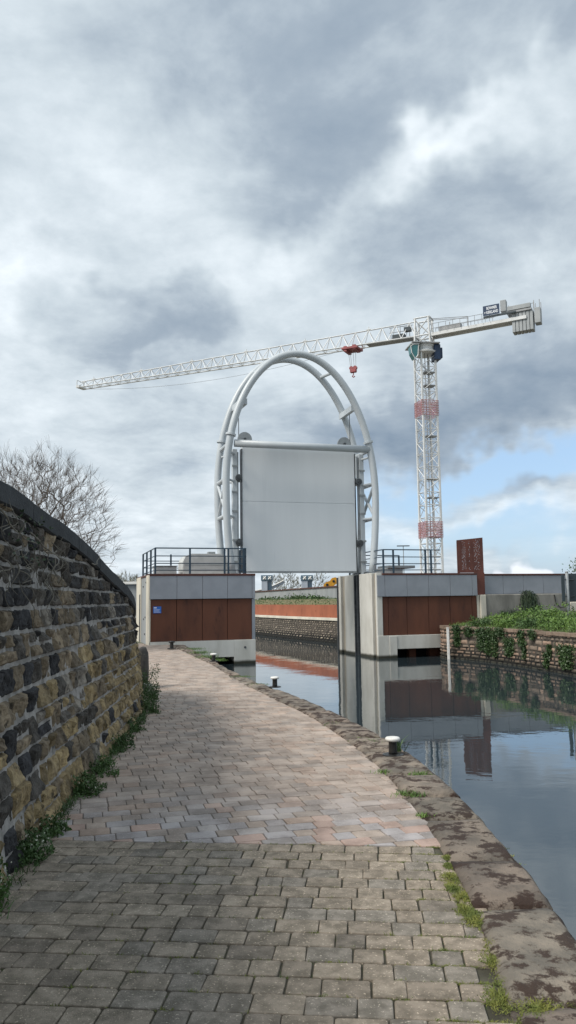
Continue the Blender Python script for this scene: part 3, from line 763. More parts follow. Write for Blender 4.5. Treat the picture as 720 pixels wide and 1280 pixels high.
for v in (1.0, 4.1):
    mb = MB(); mb.bar(G(v, 2.05, 7.95), G(v-.1, 2.05, 8.32), .025, 6); mb.build('lug', M['steel_dark'], fg)

# ------------------------------------------------------------------ perforated rust screen
fin = thing('rust_screen', G(9.9, .3, 1.74), 'tall perforated rust-red steel fin standing behind the right gate house corner', 'steel fin')
rw_ = random.Random(9); nx, nz = 60, 90
v0, v1, z0, z1 = 8.96, 10.22, 2.66, 4.05
grid = [[True]*nx for _ in range(nz)]
for cx_ in (12, 15, 18, 28, 40, 44, 48, 52):
    j = 8
    while j < nz-5:
        if rw_.random() < .68:
            for d in range(rw_.randint(1, 2)):
                ii = cx_+rw_.randint(-1, 1); jj = min(nz-3, j+d)
                grid[jj][ii] = False
        j += rw_.randint(2, 4)
mb = MB()
def finz(i, j):
    return z0+(z1+.13*i/nx-z0)*j/nz
vs = [G(v0+(v1-v0)*i/nx-.03*(1-j/nz)*0, .22, finz(i, j)) for j in range(nz+1) for i in range(nx+1)]
fs = [(j*(nx+1)+i, j*(nx+1)+i+1, (j+1)*(nx+1)+i+1, (j+1)*(nx+1)+i) for j in range(nz) for i in range(nx) if grid[j][i]]
mb.add(vs, fs); o = mb.build('perforated_plate', M['fin_rust'], fin)
md = o.modifiers.new('s', 'SOLIDIFY'); md.thickness = .02
mb = MB(); mb.box(9.745, 10.24, .215, .24, 1.70, 2.665, G); mb.build('lower_plate', M['fin_rust'], fin)
mb = MB(); mb.box(9.00, 9.08, .24, .32, ZT, 4.0, G); mb.box(10.12, 10.2, .24, .32, 1.75, 4.1, G); mb.build('stiffener', M['fin_rust'], fin)

# right parapet and walls
pw = thing('parapet_wall', G(14, .5, 1.7), 'grey clad parapet with rust-brown cap to the right of the steel fin', 'parapet')
ed = [10.25+1.02*k for k in range(14)]
panels(pw, 'cladding_panel', M['cladding'], ed, .42, 1.74, 2.54)
mb = MB(); mb.box(9.9, ed[-1], .475, .8, .3, 2.54, G); mb.build('core', M['concrete_old'], pw)
mb = MB(); mb.cbox(9.9, ed[-1]+.02, .38, .85, 2.545, 2.62, G, b=.008); mb.build('cap', M['corten_trim'], pw)
cw = thing('concrete_wall', G(12, .2, .5), 'stained grey concrete retaining wall below the parapet on the right bank', 'concrete wall')
mb = MB(); mb.cbox(9.86, 10.14, -.02, .36, .2, 1.715, G, b=.02); mb.build('end_pillar', M['concrete_cream'], cw)
mb = MB(); mb.cbox(10.145, 14.3, .03, .40, .2, 1.73, G, b=.03); mb.build('wall_face', M['concrete_old'], cw)
mb = MB(); mb.tube([G(13.55, .01, 1.68)+Vector((0, 0, 0)), G(13.6, -.02, 1.3), G(13.8, -.03, 1.12), G(14.05, -.03, 1.15), G(14.2, -.02, 1.4)], .02, 6); mb.build('hanging_hose', M['black'], cw)
mb = MB(); mb.cbox(14.35, 17, .0, .40, .2, 1.35, G, b=.02); tag(mb.build('concrete_block', M['concrete_cream']), 'low cream concrete block wall behind the sign post on the right', 'concrete block')

# ------------------------------------------------------------------ right bank stone wall, embankment
rb = thing('canal_wall', (7.9, 27.7, 0), 'brown sandstone retaining wall with ivy along the right bank', 'canal wall', 'canal walls')
rws = smoothpoly(rwall, 4)
def rcol(s, z, rnd):
    b_ = rnd.uniform(.7, 1.25); k = rnd.random()
    base = (.29, .205, .155) if k < .5 else ((.21, .165, .13) if k < .8 else (.12, .10, .08))
    return tuple(q*b_ for q in base)
mb = MB(); masonry(mb, rws, -.95, lambda s: .36, (.11, .20), (.16, .55), (4, 4), .018, rcol, random.Random(31), 1, .03, rough=.024, gap=.008, s1=24, merge=.3, edge=.025)
mb.build('masonry', M['bank_stone'], rb, smooth=True, tint=True)
mb = MB(); wallsheet(mb, rws, -1.8, lambda s: .37, .4, 1, .03, .4); mb.build('mortar_core', M['bank_mortar'], rb)
mb = MB(); s = 0; rz = random.Random(6)
while s < 26:
    l = rz.uniform(.5, .9); a, t = polypt(rws, s+.01); c, t2 = polypt(rws, s+l-.01); n = Vector((t.y, -t.x)); n2 = Vector((t2.y, -t2.x)); dz = rz.uniform(-.015, .02)
    k = rz.uniform(.8, 1.2); mb.cur = (.23*k, .17*k, .13*k)
    q = [a+n*.04, c+n2*.04, c-n2*.36, a-n*.36]
    mb.hexa([(p.x, p.y, .365) for p in q]+[(p.x, p.y, .47+dz) for p in q]); s += l
mb.fix = True
mb.build('coping', M['bank_stone'], rb, tint=True)
# embankment soil
em = MB(); n = 40; vs = []; L_ = 34
for i in range(n+1):
    s = L_*i/n; p, t = polypt(rws, s); nn = Vector((-t.y, t.x))
    for k, (d, z) in enumerate(((.3, .40), (.9, .55), (1.8, .72), (3.2, .85), (5.5, .95), (12, 1.0))):
        q = p+nn*d
        # keep it in front of the parapet line
        rel = q-O2; u_ = rel.dot(EU)
        if u_ > .38: q = q-EU*(u_-.38)
        vs.append((q.x, q.y, z+.06*noise.noise((q.x, q.y, 0))))
fs = [(i*6+k, i*6+k+1, (i+1)*6+k+1, (i+1)*6+k) for i in range(n) for k in range(5)]
em.add(vs, fs); struct(em.build('embankment', M['soil'], smooth=True), 'soil bank behind the right canal wall')

def shrub(name, c, r, n, size, mt, label, cat, group=None, seed=0, up=.3, dens=.5, flowers=0, stemh=None, shape=None):
    rd_ = random.Random(seed); t = thing(name, c, label, cat, group)
    mb = MB(); c = Vector(c); cl = [Vector((rd_.gauss(0, .45)*r[0], rd_.gauss(0, .45)*r[1], abs(rd_.gauss(.3, .35))*r[2])) for _ in range(max(5, n//70))]
    for i in range(n):
        if rd_.random() < dens:
            q = rd_.choice(cl); p = q+Vector((rd_.gauss(0, .13)*r[0], rd_.gauss(0, .13)*r[1], rd_.gauss(0, .12)*r[2]))
        else:
            p = Vector((rd_.uniform(-1, 1)*r[0], rd_.uniform(-1, 1)*r[1], rd_.random()**1.4*r[2]))
            if (p.x/r[0])**2+(p.y/r[1])**2 > 1: continue
        p.z = max(.0, p.z)
        mb.leaf(c+p, size*rd_.uniform(.6, 1.3), rd_, up)
    mb.build('leaves', mt, t)
    st_ = MB()
    for k in range(max(4, n//90)):
        q = rd_.choice(cl); st_.tube([c+Vector((q.x*.3, q.y*.3, -.03)), c+q*.6+Vector((0, 0, .02)), c+q*1.05], size*.09, 4, r2=size*.04)
    st_.build('stem', M['leaf_b'], t)
    if flowers:
        fl = MB()
        for i in range(flowers):
            p = Vector((rd_.gauss(0, .5)*r[0], rd_.gauss(0, .5)*r[1], r[2]*rd_.uniform(.45, 1.05)))
            for k in range(3): fl.leaf(c+p, size*.33, rd_, .5, .9)
        fl.build('flowers', M['petal'], t)
    return t
rg = random.Random(44)
# bushes on the bank: (v-like position along bank s, distance back, radius, height, material)
bl = [(1.2, .55, .5, .25, 'leaf_b', 'low dark green shrub at the gate house end of the right bank'),
      (2.0, 1.0, .7, .35, 'leaf_a', 'light green shrub above the ivy near the gate house'),
      (2.6, .5, .55, .22, 'leaf_a', 'trailing light green shrub over the wall above the ivy'),
      (3.4, 1.3, .8, .62, 'leaf_a', 'tallest leafy bush in the middle of the right bank'),
      (4.0, .6, .7, .30, 'leaf_b', 'mid green bush behind the wall coping, below the tallest bush'),
      (4.8, 1.6, .9, .42, 'leaf_a', 'broad yellow-green bush between the tallest bush and the drooping plant'),
      (5.6, .7, .8, .33, 'leaf_a', 'bright low bush on the wall edge below the drooping plant'),
      (6.4, 1.8, 1.0, .50, 'leaf_b', 'mid green bush right of the drooping plant'),
      (7.2, .8, .8, .38, 'leaf_a', 'bright low bush left of the sign post'),
      (8.2, 1.3, .9, .45, 'leaf_b', 'dark bush at the foot of the sign post'),
      (9.4, 1.0, .9, .4, 'leaf_a', 'low bush at the right edge of the bank')]
for i, (s, d, r_, h_, mt, lb) in enumerate(bl):
    p, t = polypt(rws, s+1.0); nn = Vector((-t.y, t.x)); q = p+nn*(d+.2)
    shrub('bush', (q.x, q.y, .42+min(.3, d*.17)), (r_, r_*.8, h_), int(1500*r_), .085, M[mt], lb, 'bush', 'bushes on the right bank', seed=100+i)
# ground cover on the bank
gc = MB()
for i in range(9000):
    s = rg.uniform(.6, 12); d = rg.uniform(.2, 4.5); p, t = polypt(rws, s); nn = Vector((-t.y, t.x)); q = p+nn*d
    if (q-O2).dot(EU) > .0: continue
    z = lin([(0, .42), (.9, .55), (1.8, .72), (3.2, .85), (6, .95)], d)
    hn = .5+noise.noise((q.x*.9, q.y*.9, 7))
    gc.blade((q.x, q.y, z-.02), rg.uniform(.06, .2)+.3*max(0, hn-.45)*rg.random(), .007, rg, .5)
tag(gc.build('grass', M['leaf_a']), 'rough green grass and weeds covering the right bank', 'grass', kind='stuff')
# ivy curtains on the wall: s, width, top z, bottom z
iv = [(2.2, .5, .46, .12, 'short ivy fringe over the coping between the first two curtains'),
      (4.2, .6, .47, .2, 'short ivy fringe over the coping right of the curtain group'),
      (6.4, .5, .47, .22, 'thin fringe of ivy over the coping under the mid green bush'),
      (1.55, .45, .5, -.28, 'leftmost ivy curtain, beside the white post'),
      (2.95, .6, .42, -.35, 'narrow ivy strand second from the gate house'),
      (3.35, .7, .48, -.48, 'broad ivy curtain in the middle of the group of three'),
      (3.85, .36, .35, -.55, 'dark ivy strand hanging lowest towards the water'),
      (4.75, .7, .15, -.45, 'ivy clump low on the wall face right of the curtains'),
      (5.6, .42, .45, -.1, 'small ivy tuft hanging from the coping below the drooping plant'),
      (5.8, .2, .1, -.5, 'thin ivy strand under the small tuft'),
      (7.5, .22, .05, -.3, 'small ivy spray on bare stones'),
      (7.3, .35, -.2, -.65, 'ivy clump near the waterline'),
      (8.5, .95, .1, -.6, 'ivy clump on the wall at the right edge')]
for i, (s, w, zt, zb_, lb) in enumerate(iv):
    rv = random.Random(300+i); p, t = polypt(rws, s); nn = Vector((t.y, -t.x)); mb = MB()
    h_ = thing('ivy', (p.x, p.y, zt), lb, 'ivy', 'ivy hanging on the right canal wall')
    for k in range(int(2600*w*(zt-zb_))+150):
        f = rv.random(); ww = w*(1-.45*f)*(.8+.4*noise.noise((f*4, i, 0)))
        q = p+t*(rv.gauss(0, .36)*ww)+nn*rv.uniform(.0, .13)
        mb.leaf((q.x, q.y, zt+(zb_-zt)*f+rv.gauss(0, .03)), rv.uniform(.04, .085), rv, -.5, .8)
    mb.build('leaves', M['leaf_ivy'], h_)
    sm_ = MB()
    for k in range(4):
        x_ = rv.uniform(-.3, .3)*w; a = p+t*x_+nn*.03
        sm_.tube([(a.x, a.y, zt), (a.x+.02, a.y, (zt+zb_)/2), (a.x-.01, a.y, zb_+.05)], .006, 4)
    sm_.build('stem', M['bark'], h_)
# drooping plant on the concrete wall
dp = thing('drooping_plant', G(12.2, 0, 1.7), 'dark drooping plant hanging over the grey concrete wall', 'plant')
mb = MB(); rv = random.Random(71); c = G(12.1, -.03, 1.62)
for k in range(240):
    a = rv.uniform(0, 2*pi); l = rv.uniform(.35, 1.0); e_ = Vector((cos(a)*EV.x+.3*abs(cos(a)), cos(a)*EV.y-abs(sin(a))*.6, 0)); b_ = c+Vector((rv.gauss(0, .05)+(.12 if k % 3 else -.12), -.02, rv.uniform(-.35, .18)))
    o_ = e_*rv.uniform(.05, .30)+Vector((.18*rv.random(), 0, 0))
    pts = [b_, b_+o_*.5+Vector((0, 0, .10)), b_+o_*.85+Vector((0, 0, -.15*l)), b_+o_+Vector((0, 0, -.85*l))]
    for j, (p, q) in enumerate(zip(pts, pts[1:])):
        w = Vector((rv.gauss(0, 1), rv.gauss(0, 1), rv.gauss(0, 1))).normalized()*.012; mb.add([p-w, p+w, q+w*.8, q-w*.8], [(0, 1, 2, 3)])
    for j in range(5): mb.leaf(pts[1].lerp(pts[3], rv.random()), .09, rv, -1.5, .25)
mb.build('fronds', M['leaf_dark'], dp)
mb = MB(); mb.tube([c+Vector((-.05, 0, -.95)), c+Vector((.02, -.03, -.4)), c], .05, 8, r2=.035); mb.build('stem', M['bark'], dp)
for (v, h_, lb) in ((10.7, .32, 'spiky dark plant at the left foot of the concrete wall'), (11.2, .42, 'taller spiky dark plant in front of the concrete wall')):
    t = thing('spiky_plant', G(v, -.45, .85), lb, 'plant', 'spiky plants by the concrete wall'); mb = MB()
    for k in range(120): mb.blade(G(v+rv.gauss(0, .1), -.45+rv.gauss(0, .06), .78), h_*rv.uniform(.6, 1.1)+.1, .008, rv, .45)
    mb.build('leaves', M['leaf_dark'], t)

# white depth post
dpst = thing('depth_post', (6.36, 31.2, -.8), 'slim white post standing in the water at the wall corner', 'post')
mb = MB(); b0 = gy(561, 824, 30.9); mb.cbox(b0.x-.045, b0.x+.045, 30.86, 30.95, -1.5, .42, b=.006); mb.build('board', M['white'], dpst)
mb = MB(); mb.cbox(b0.x-.055, b0.x+.055, 30.85, 30.96, .421, .45, b=.005); mb.build('cap', M['concrete'], dpst)

# sign post at the right
sg = gy(712, 785, 28); sgx = sg.x
sp = thing('sign_post', (sgx, 28, .6), 'grey steel sign post with dark boards seen edge-on at the right', 'sign post')
mb = MB(); mb.tube([(sgx, 28, .45), (sgx, 28, 2.50)], .055, 14); mb.build('pole', M['steel_grey'], sp, smooth=True)
mb = MB(); mb.lathe((sgx, 28, 2.45), [(.06, 0), (.05, .03), (.0, .04)], 14); mb.build('pole_cap', M['steel_dark'], sp)
for (dx0, dx1, dy, za, zb_) in ((-.24, -.12, -.1, 1.42, 2.38), (.10, .55, .12, 1.42, 2.42)):
    mb = MB(); mb.cbox(sgx+dx0, sgx+dx1, 28+dy, 28+dy+.05, za, zb_, b=.01); mb.build('sign_board', M['crane_dark'], sp)
    for z in (1.6, 2.2):
        mb = MB(); mb.bar((sgx, 28, z), (sgx+(dx0+dx1)/2, 28+dy+.03, z), .02, 6); mb.build('clamp', M['steel_dark'], sp)

# ------------------------------------------------------------------ bollards
def bollard(label, x, y, s=1.0, cap=True):
    t = thing('mooring_bollard', (x, y, .03), label, 'bollard', 'mooring bollards along the canal edge')
    mb = MB(); mb.lathe((x, y, .026), [(.125*s, 0), (.125*s, .014*s), (.105*s, .02*s), (.06*s, .022*s)], 32); mb.build('base_plate', M['black'], t, smooth=False)
    mb = MB(); mb.lathe((x, y, .045), [(.052*s, 0), (.050*s, .02*s), (.048*s, .13*s), (.052*s, .145*s)], 28); mb.build('post', M['black'], t, smooth=True)
    mb = MB(); mb.lathe((x, y, .045+.140*s), [(.045*s, 0), (.075*s, .004*s), (.088*s, .018*s), (.088*s, .034*s), (.078*s, .046*s), (.05*s, .052*s), (.01*s, .053*s)], 32)
    mb.build('cap', M['white'] if cap else M['black'], t, smooth=True)
bollard('nearest mooring bollard with white cap and flat black foot', 1.03, 8.05, .86)
bollard('second mooring bollard, white-capped, midway along the coping', -.28, 14.35, .9)
bollard('third white-capped bollard in front of the dark culvert', -2.0, 20.6)
bollard('farthest bollard, plain black, in front of the rust-red gate house', -3.96, 26.3, 1.25, False)

# ------------------------------------------------------------------ weeds along the wall foot and on the coping
def weed(Y, r_, h_, n, mt, lb, fl=0, seed=0, xoff=.12, cat='weed clump', grp='weeds at the foot of the stone wall'):
    x = next(lw[i].x for i in range(len(lw)-1) if lw[i].y <= Y <= lw[i+1].y)
    shrub('weed_clump', (x+xoff, Y, -.01), (r_, r_*1.6, h_), int(n*1.5), .028, M[mt], lb, cat, grp, seed, up=.8, flowers=fl, dens=.55)
weed(4.25, .10, .22, 800, 'leaf_b', 'flowering weed clump at the left edge of the photo', 60, 1, .02)
weed(5.1, .12, .15, 800, 'leaf_b', 'leafy weed clump with small white flowers at the paving seam', 30, 2, .05)
weed(5.6, .10, .14, 420, 'leaf_b', 'low weed tuft just past the paving seam', 8, 3, .09)
weed(6.75, .12, .16, 700, 'leaf_b', 'weed clump by the wall where the path narrows', 8, 4)
weed(7.5, .12, .14, 600, 'leaf_b', 'low spreading weed clump at the wall foot', 0, 5)
weed(8.7, .12, .16, 600, 'leaf_b', 'weed clump further along the wall foot', 0, 6)
weed(9.9, .12, .18, 500, 'leaf_b', 'weed clump before the tallest wall weeds', 0, 7)
weed(11.5, .14, .42, 1100, 'leaf_b', 'tall bushy weeds at the bulging end of the wall', 10, 8, .12)
weed(12.9, .16, .50, 1100, 'leaf_b', 'tallest weeds near the small stone block', 10, 9, .10)
wf = MB(); rv = random.Random(88)
for k in range(5200):
    Y = 3.4+10.6*rv.random()**.85; x = next(lw[i].x+(lw[i+1].x-lw[i].x)*(Y-lw[i].y)/(lw[i+1].y-lw[i].y) for i in range(len(lw)-1) if lw[i].y <= Y <= lw[i+1].y)
    den_ = .5+noise.noise((Y*1.7, 3, 1))
    if rv.random() > den_+.1: continue
    d = .03+abs(rv.gauss(0, .045)); 
    if rv.random() < .6: wf.blade((x+d, Y, -.01), rv.uniform(.02, .11)*(.5+den_), .0035, rv, .7)
    else: wf.leaf((x+d, Y, rv.uniform(0, .05)), rv.uniform(.012, .03), rv, .6)
tag(wf.build('grass', M['leaf_b']), 'low straggly grass and weeds growing all along the foot of the stone wall', 'grass', kind='stuff')
# moss tufts between paving and coping
mo = MB(); rv = random.Random(52)
spots = [(.94, 3.0, .13), (.97, 3.22, .12), (1.0, 3.42, .10), (.86, 3.02, .11), (.93, 3.12, .09), (.84, 3.3, .1), (.92, 3.42, .1), (.97, 3.5, .08), (.9, 3.62, .09), (.95, 3.78, .09), (.98, 3.92, .07), (.93, 4.05, .10), (.9, 4.18, .08), (.93, 4.36, .09), (.90, 4.5, .07), (.92, 4.66, .08),
         (.95, 4.85, .05), (.97, 5.0, .04), (1.14, 3.72, .05), (1.22, 3.7, .04), (.79, 2.9, .1), (.9, 2.8, .1)]
for (x, y, r_) in spots:
    for k in range(int(9000*r_)):
        a = rv.random()*2*pi; d = r_*1.35*rv.random()**.7*(.75+.4*noise.noise((cos(a)*2, sin(a)*2, x*9+y*5)))
        mo.blade((x-.01+d*cos(a)*.8, y+d*sin(a)*1.25, .0), rv.uniform(.008, .034)*max(.3, 1.3-d/r_), .0022, rv, .9)
tag(mo.build('moss', M['moss']), 'yellow-green moss and grass tufts between paving and coping stones', 'moss', kind='stuff')
# small growth in the joints of near paving
jt = MB()
for k in range(750):
    r0 = floor(rv.uniform(0, 18)); x = rv.uniform(-1.4, .9) if rv.random() < .4 else rv.uniform(.25, .9); p = rd*x+cdv*(sd-r0*hgt)
    if p.y < 2.6: continue
    for j in range(rv.randint(4, 22)):
        jt.blade((p.x+rv.gauss(0, .018), p.y+rv.gauss(0, .006), -.008), rv.uniform(.008, .022), .002, rv, .9)
tag(jt.build('joint_weeds', M['moss']), 'tiny weeds growing in the paving joints', 'weeds', kind='stuff')
gt = MB()
for (x, y, r_, h_) in ((1.16, 7.22, .09, .05), (.93, 6.55, .07, .05), (1.0, 6.5, .09, .05), (.86, 7.35, .07, .04), (.9, 8.85, .13, .05), (.8, 9.0, .1, .04), (.97, 5.9, .05, .03), (.55, 10.1, .1, .05), (-1.9, 20.9, .15, .12), (-2.3, 22, .25, .18), (-2.75, 24, .25, .15), (-.6, 14.9, .15, .05), (-3.2, 26, .3, .1), (-1.0, 16.5, .2, .04)):
    for k in range(int(1100*r_)+30):
        gt.blade((x+rv.gauss(0, r_*.6), y+rv.gauss(0, r_*.5), .01), h_*rv.uniform(.4, 1.1), .0035, rv, .6)
tag(gt.build('grass', M['leaf_a']), 'thin grass tufts in the joints of the coping stones', 'grass', kind='stuff')
t = thing('seedling', (1.16, 8.25, .02), 'green seedling sprouting behind the nearest bollard', 'seedling'); mb = MB()
for k in range(16): mb.blade((1.12+rv.gauss(0, .03), 8.22+rv.gauss(0, .02), .0), rv.uniform(.18, .30), .007, rv, .35)
mb.build('leaves', M['leaf_b'], t)

# ------------------------------------------------------------------ beyond the gate
fb = thing('canal_wall', (-2, 55, 0), 'grey-brown rubble canal wall with pale coping seen beneath the raised gate', 'canal wall', 'canal walls')
def fcol(s, z, rnd):
    b_ = rnd.uniform(.6, 1.35); k = rnd.random(); base = (.38, .33, .26) if k < .6 else ((.27, .24, .20) if k < .85 else (.48, .40, .34)); return tuple(q*b_ for q in base)
fws = [Vector(p) for p in fwall]
mb = MB(); masonry(mb, fws, -.95, lambda s: .42, (.10, .17), (.2, .55), (2, 2), .03, fcol, random.Random(61), -1, .03, rough=.0, gap=.01, s1=42)
mb.build('masonry', M['bank_stone'], fb, tint=True)
mb = MB(); wallsheet(mb, fws, -1.8, lambda s: .43, .4, -1, .03, .8); mb.build('mortar_core', M['bank_mortar'], fb)
def offs(pts, d, side=-1):
    out = []
    for i, p in enumerate(pts):
        a = pts[max(0, i-1)]; c = pts[min(len(pts)-1, i+1)]; t = (Vector(c)-Vector(a)).normalized(); n = Vector((t.y, -t.x))*side; out.append(Vector(p)+n*d)
    return out
def ribbon(mb, A, B, za, zb_, zc, zd):
    for (a, a2, b_, b2) in zip(A, A[1:], B, B[1:]):
        mb.hexa([(a.x, a.y, za), (a2.x, a2.y, za), (b2.x, b2.y, za), (b_.x, b_.y, za), (a.x, a.y, zb_), (a2.x, a2.y, zb_), (b2.x, b2.y, zb_), (b_.x, b_.y, zb_)])
mb = MB(); ribbon(mb, offs(fws, .06), offs(fws, -.45), .43, .56, 0, 0); mb.fix = True; mb.build('coping', M['concrete_cream'], fb)
cwl = MB(); ribbon(cwl, offs(fws, -.46), offs(fws, -.50), .40, 1.30, 0, 0); cwl.fix = True
tag(cwl.build('corten_fence', M['corten_far']), 'long low rust-red steel sheet wall on top of the far canal wall', 'steel sheet wall')
gb = MB(); A_ = offs(fws, -.5)
far = [(5.0, 56.5), (4.9, 57.5), (4.5, 60), (2.9, 67), (1.0, 75), (-1.2, 84), (-6, 104), (-20, 160)]
vs = [];
for i, (a, q) in enumerate(zip(A_, far)):
    q = Vector(q)
    for k in range(9):
        f = k/8; p = a.lerp(q, f); vs.append((p.x, p.y, 1.22+.42*min(1, f*1.6)+.05*noise.noise((p.x*.5, p.y*.5, 2))))
fs = [(i*9+k, i*9+k+1, (i+1)*9+k+1, (i+1)*9+k) for i in range(len(far)-1) for k in range(8)]
gb.add(vs, fs); struct(gb.build('grass_bank', M['grass'], smooth=True), 'grassy bank behind the rust-red sheet wall')
tf = MB(); rv = random.Random(91)
for k in range(700):
    i = rv.randrange(2, 6); f = rv.random(); g_ = rv.random(); p = A_[i].lerp(A_[i+1], f).lerp(Vector(far[i]).lerp(Vector(far[i+1]), f), g_)
    for j in range(3): tf.leaf((p.x+rv.gauss(0, .1), p.y+rv.gauss(0, .1), 1.25+.42*min(1, g_*1.6)), rv.uniform(.05, .13), rv, .8)
tag(tf.build('grass', M['leaf_b']), 'rough grass tufts on the bank beyond the gate', 'grass', kind='stuff')
pp = [Vector(p) for p in ((6.6, 52), (3.9, 63), (-.05, 79), (-3.95, 95), (-11, 124), (-22, 168))]
fp = thing('parapet_wall', (0, 79, 1.6), 'long grey parapet wall with thin brown cap beyond the grass bank', 'parapet')
mb = MB()
for i, (a, c) in enumerate(zip(pp, pp[1:])):
    n_ = max(1, int((c-a).length/2.5)); t = (c-a).normalized(); nn = Vector((t.y, -t.x))*.15
    for k in range(n_):
        p = a.lerp(c, k/n_)+t*.015; q = a.lerp(c, (k+1)/n_)-t*.015
        mb.hexa([(p.x-nn.x, p.y-nn.y, 1.0), (q.x-nn.x, q.y-nn.y, 1.0), (q.x+nn.x, q.y+nn.y, 1.0), (p.x+nn.x, p.y+nn.y, 1.0), (p.x-nn.x, p.y-nn.y, 2.6), (q.x-nn.x, q.y-nn.y, 2.6), (q.x+nn.x, q.y+nn.y, 2.6), (p.x+nn.x, p.y+nn.y, 2.6)])
mb.fix = True; mb.build('wall_panels', M['grey_render'], fp)
mb = MB(); A2 = offs(pp, .25); B2 = offs(pp, -.25); ribbon(mb, A2, B2, 2.6, 2.70, 0, 0); mb.fix = True; mb.build('cap', M['corten_trim'], fp)
for i, (x, Y, r_, h_, lb) in enumerate(((383, 70, 1.7, 1.0, 'largest green bush against the grey parapet beyond the gate'), (368, 74, .9, .7, 'rounded green bush left of the largest one beyond the gate'), (349, 80, 1.6, .75, 'dark green bush at the middle of the grey parapet'), (335, 86, 1.1, .5, 'small green bush on the left of the far grass bank'), (401, 66, 1.1, .6, 'green bush towards the right end of the far bank'))):
    p = gy(x, 748, Y); shrub('bush', (p.x, Y-1.2, 1.5), (r_, .7, h_*.62), 420, .20, M['leaf_b'], lb, 'bush', 'bushes along the far parapet', seed=500+i)

# factory building with light roofs and two roof pods
fbld = thing('factory_building', (0, 150, 0), 'low pale building with curved white roof edges far behind the canal', 'building')
Yb = 150
a = gy(305, 740, Yb); c = gy(432, 738, Yb)
mb = MB(); mb.box(-16, 14, Yb, Yb+14, 0, 3.3); mb.build('wall', M['grey_render'], fbld)
for (xa, xb) in ((-13.5, -8.2), (-7.6, -1.0), (0.6, 4.0), (4.4, 9.8)):
    mb = MB(); n = 10; vs = []
    for k in range(n+1):
        f = k/n; x = xa+(xb-xa)*f; z = 3.35+2.0*(f**1.8)
        vs += [(x, Yb-.2, z), (x, Yb+14, z), (x, Yb-.2, z-.25-1.2*f*(1-f)), (x, Yb+14, z-.25)]
    fs = []
    for k in range(n):
        o_ = k*4; fs += [(o_, o_+4, o_+5, o_+1), (o_+2, o_+3, o_+7, o_+6), (o_, o_+2, o_+6, o_+4), (o_+1, o_+5, o_+7, o_+3)]
    mb.add(vs, fs); mb.fix = True; rf_ = mb.build('roof', M['roof_light'], fbld)
    mb = MB(); mb.tube([(xa+(xb-xa)*k/10, Yb-.35, 3.38+2.0*((k/10)**1.8)) for k in range(11)], .13, 6); mb.build('roof_edge', M['white'], rf_)
for (x0, x1, lb) in ((327, 340.5, 'left roof pod with white crossed vents under the raised gate'), (377, 391, 'right roof pod with white crossed vents under the raised gate')):
    p0 = gy(x0, 738, 142); p1 = gy(x1, 738, 142); zb_ = p0.z-.6; zt = gy(x0, 719, 142).z; zm = gy(x0, 726, 142).z; xm = p0.x+(p1.x-p0.x)*.55
    t = thing('roof_pod', ((p0.x+p1.x)/2, 142, 0), lb, 'roof pod', 'roof pods on the far building')
    mb = MB(); mb.cbox(p0.x, xm, 142, 144, 0, zm, b=.03); mb.build('shaft', M['roof_light'], t)
    mb = MB(); mb.cbox(xm+.02, p1.x-.1, 142.2, 144, 0, zm, b=.03); mb.build('window', M['glass'], t)
    mb = MB(); mb.cbox(p0.x-.1, p1.x+.05, 141.9, 144.2, zm+.01, zt, b=.04); hd = mb.build('pod_head', M['pod_blue'], t)
    for f in (.28, .76):
        cx_ = p0.x+(p1.x-p0.x)*f; r_ = .36; zc_ = (zm+zt)/2; mb = MB()
        for a_ in (pi/4, 3*pi/4): mb.bar((cx_-cos(a_)*r_, 141.85, zc_-sin(a_)*r_), (cx_+cos(a_)*r_, 141.85, zc_+sin(a_)*r_), .12, 4)
        mb.build('vent', M['white'], hd)
# yellow excavator behind the parapet
ex = gy(410, 733, 76)
et = thing('excavator', (ex.x+2.5, 77, .3), 'yellow excavator arm rising over the parapet beside the pier', 'excavator')
mb = MB(); pr = [(q_.x-ex.x, q_.z) for q_ in (gy(a_, b_, 76) for a_, b_ in ((404, 737), (404.5, 731), (408, 727.5), (412.5, 726), (415, 722.5), (419, 721.5), (423, 723), (423, 728), (417, 732), (414, 738)))]
vs = [(ex.x+a_, 76, z+.0) for a_, z in pr]+[(ex.x+a_, 76.45, z) for a_, z in pr]; K = len(pr)
mb.add(vs, [tuple(range(K)), tuple(range(2*K-1, K-1, -1))]+[(i, (i+1) % K, (i+1) % K+K, i+K) for i in range(K)]); mb.fix = True; mb.build('boom', M['yellow'], et)
mb = MB(); p_ = gy(409, 731, 75.98); mb.disc(p_, (0, 1, 0), .13, .1, 12); p_ = gy(417, 726.5, 75.98); mb.disc(p_, (0, 1, 0), .12, .1, 12); mb.build('pivot', M['black'], et)
mb = MB(); mb.tube([tuple(gy(421, 726, 76.2)), (ex.x+3.2, 76.6, 1.6)], .22, 8); mb.build('arm', M['yellow'], et)
mb = MB(); mb.cbox(ex.x+2.4, ex.x+4.8, 76.2, 78.6, .9, 2.2, b=.06); mb.build('engine_body', M['yellow'], et)
mb = MB(); mb.cbox(ex.x+2.5, ex.x+3.4, 76.3, 77.4, 2.2, 2.9, b=.08); mb.build('cab', M['glass'], et)
mb = MB(); mb.cbox(ex.x+2.1, ex.x+5.0, 76.1, 76.6, .3, .88, b=.15); mb.cbox(ex.x+2.1, ex.x+5.0, 78.2, 78.7, .3, .88, b=.15); mb.build('track', M['black'], et)
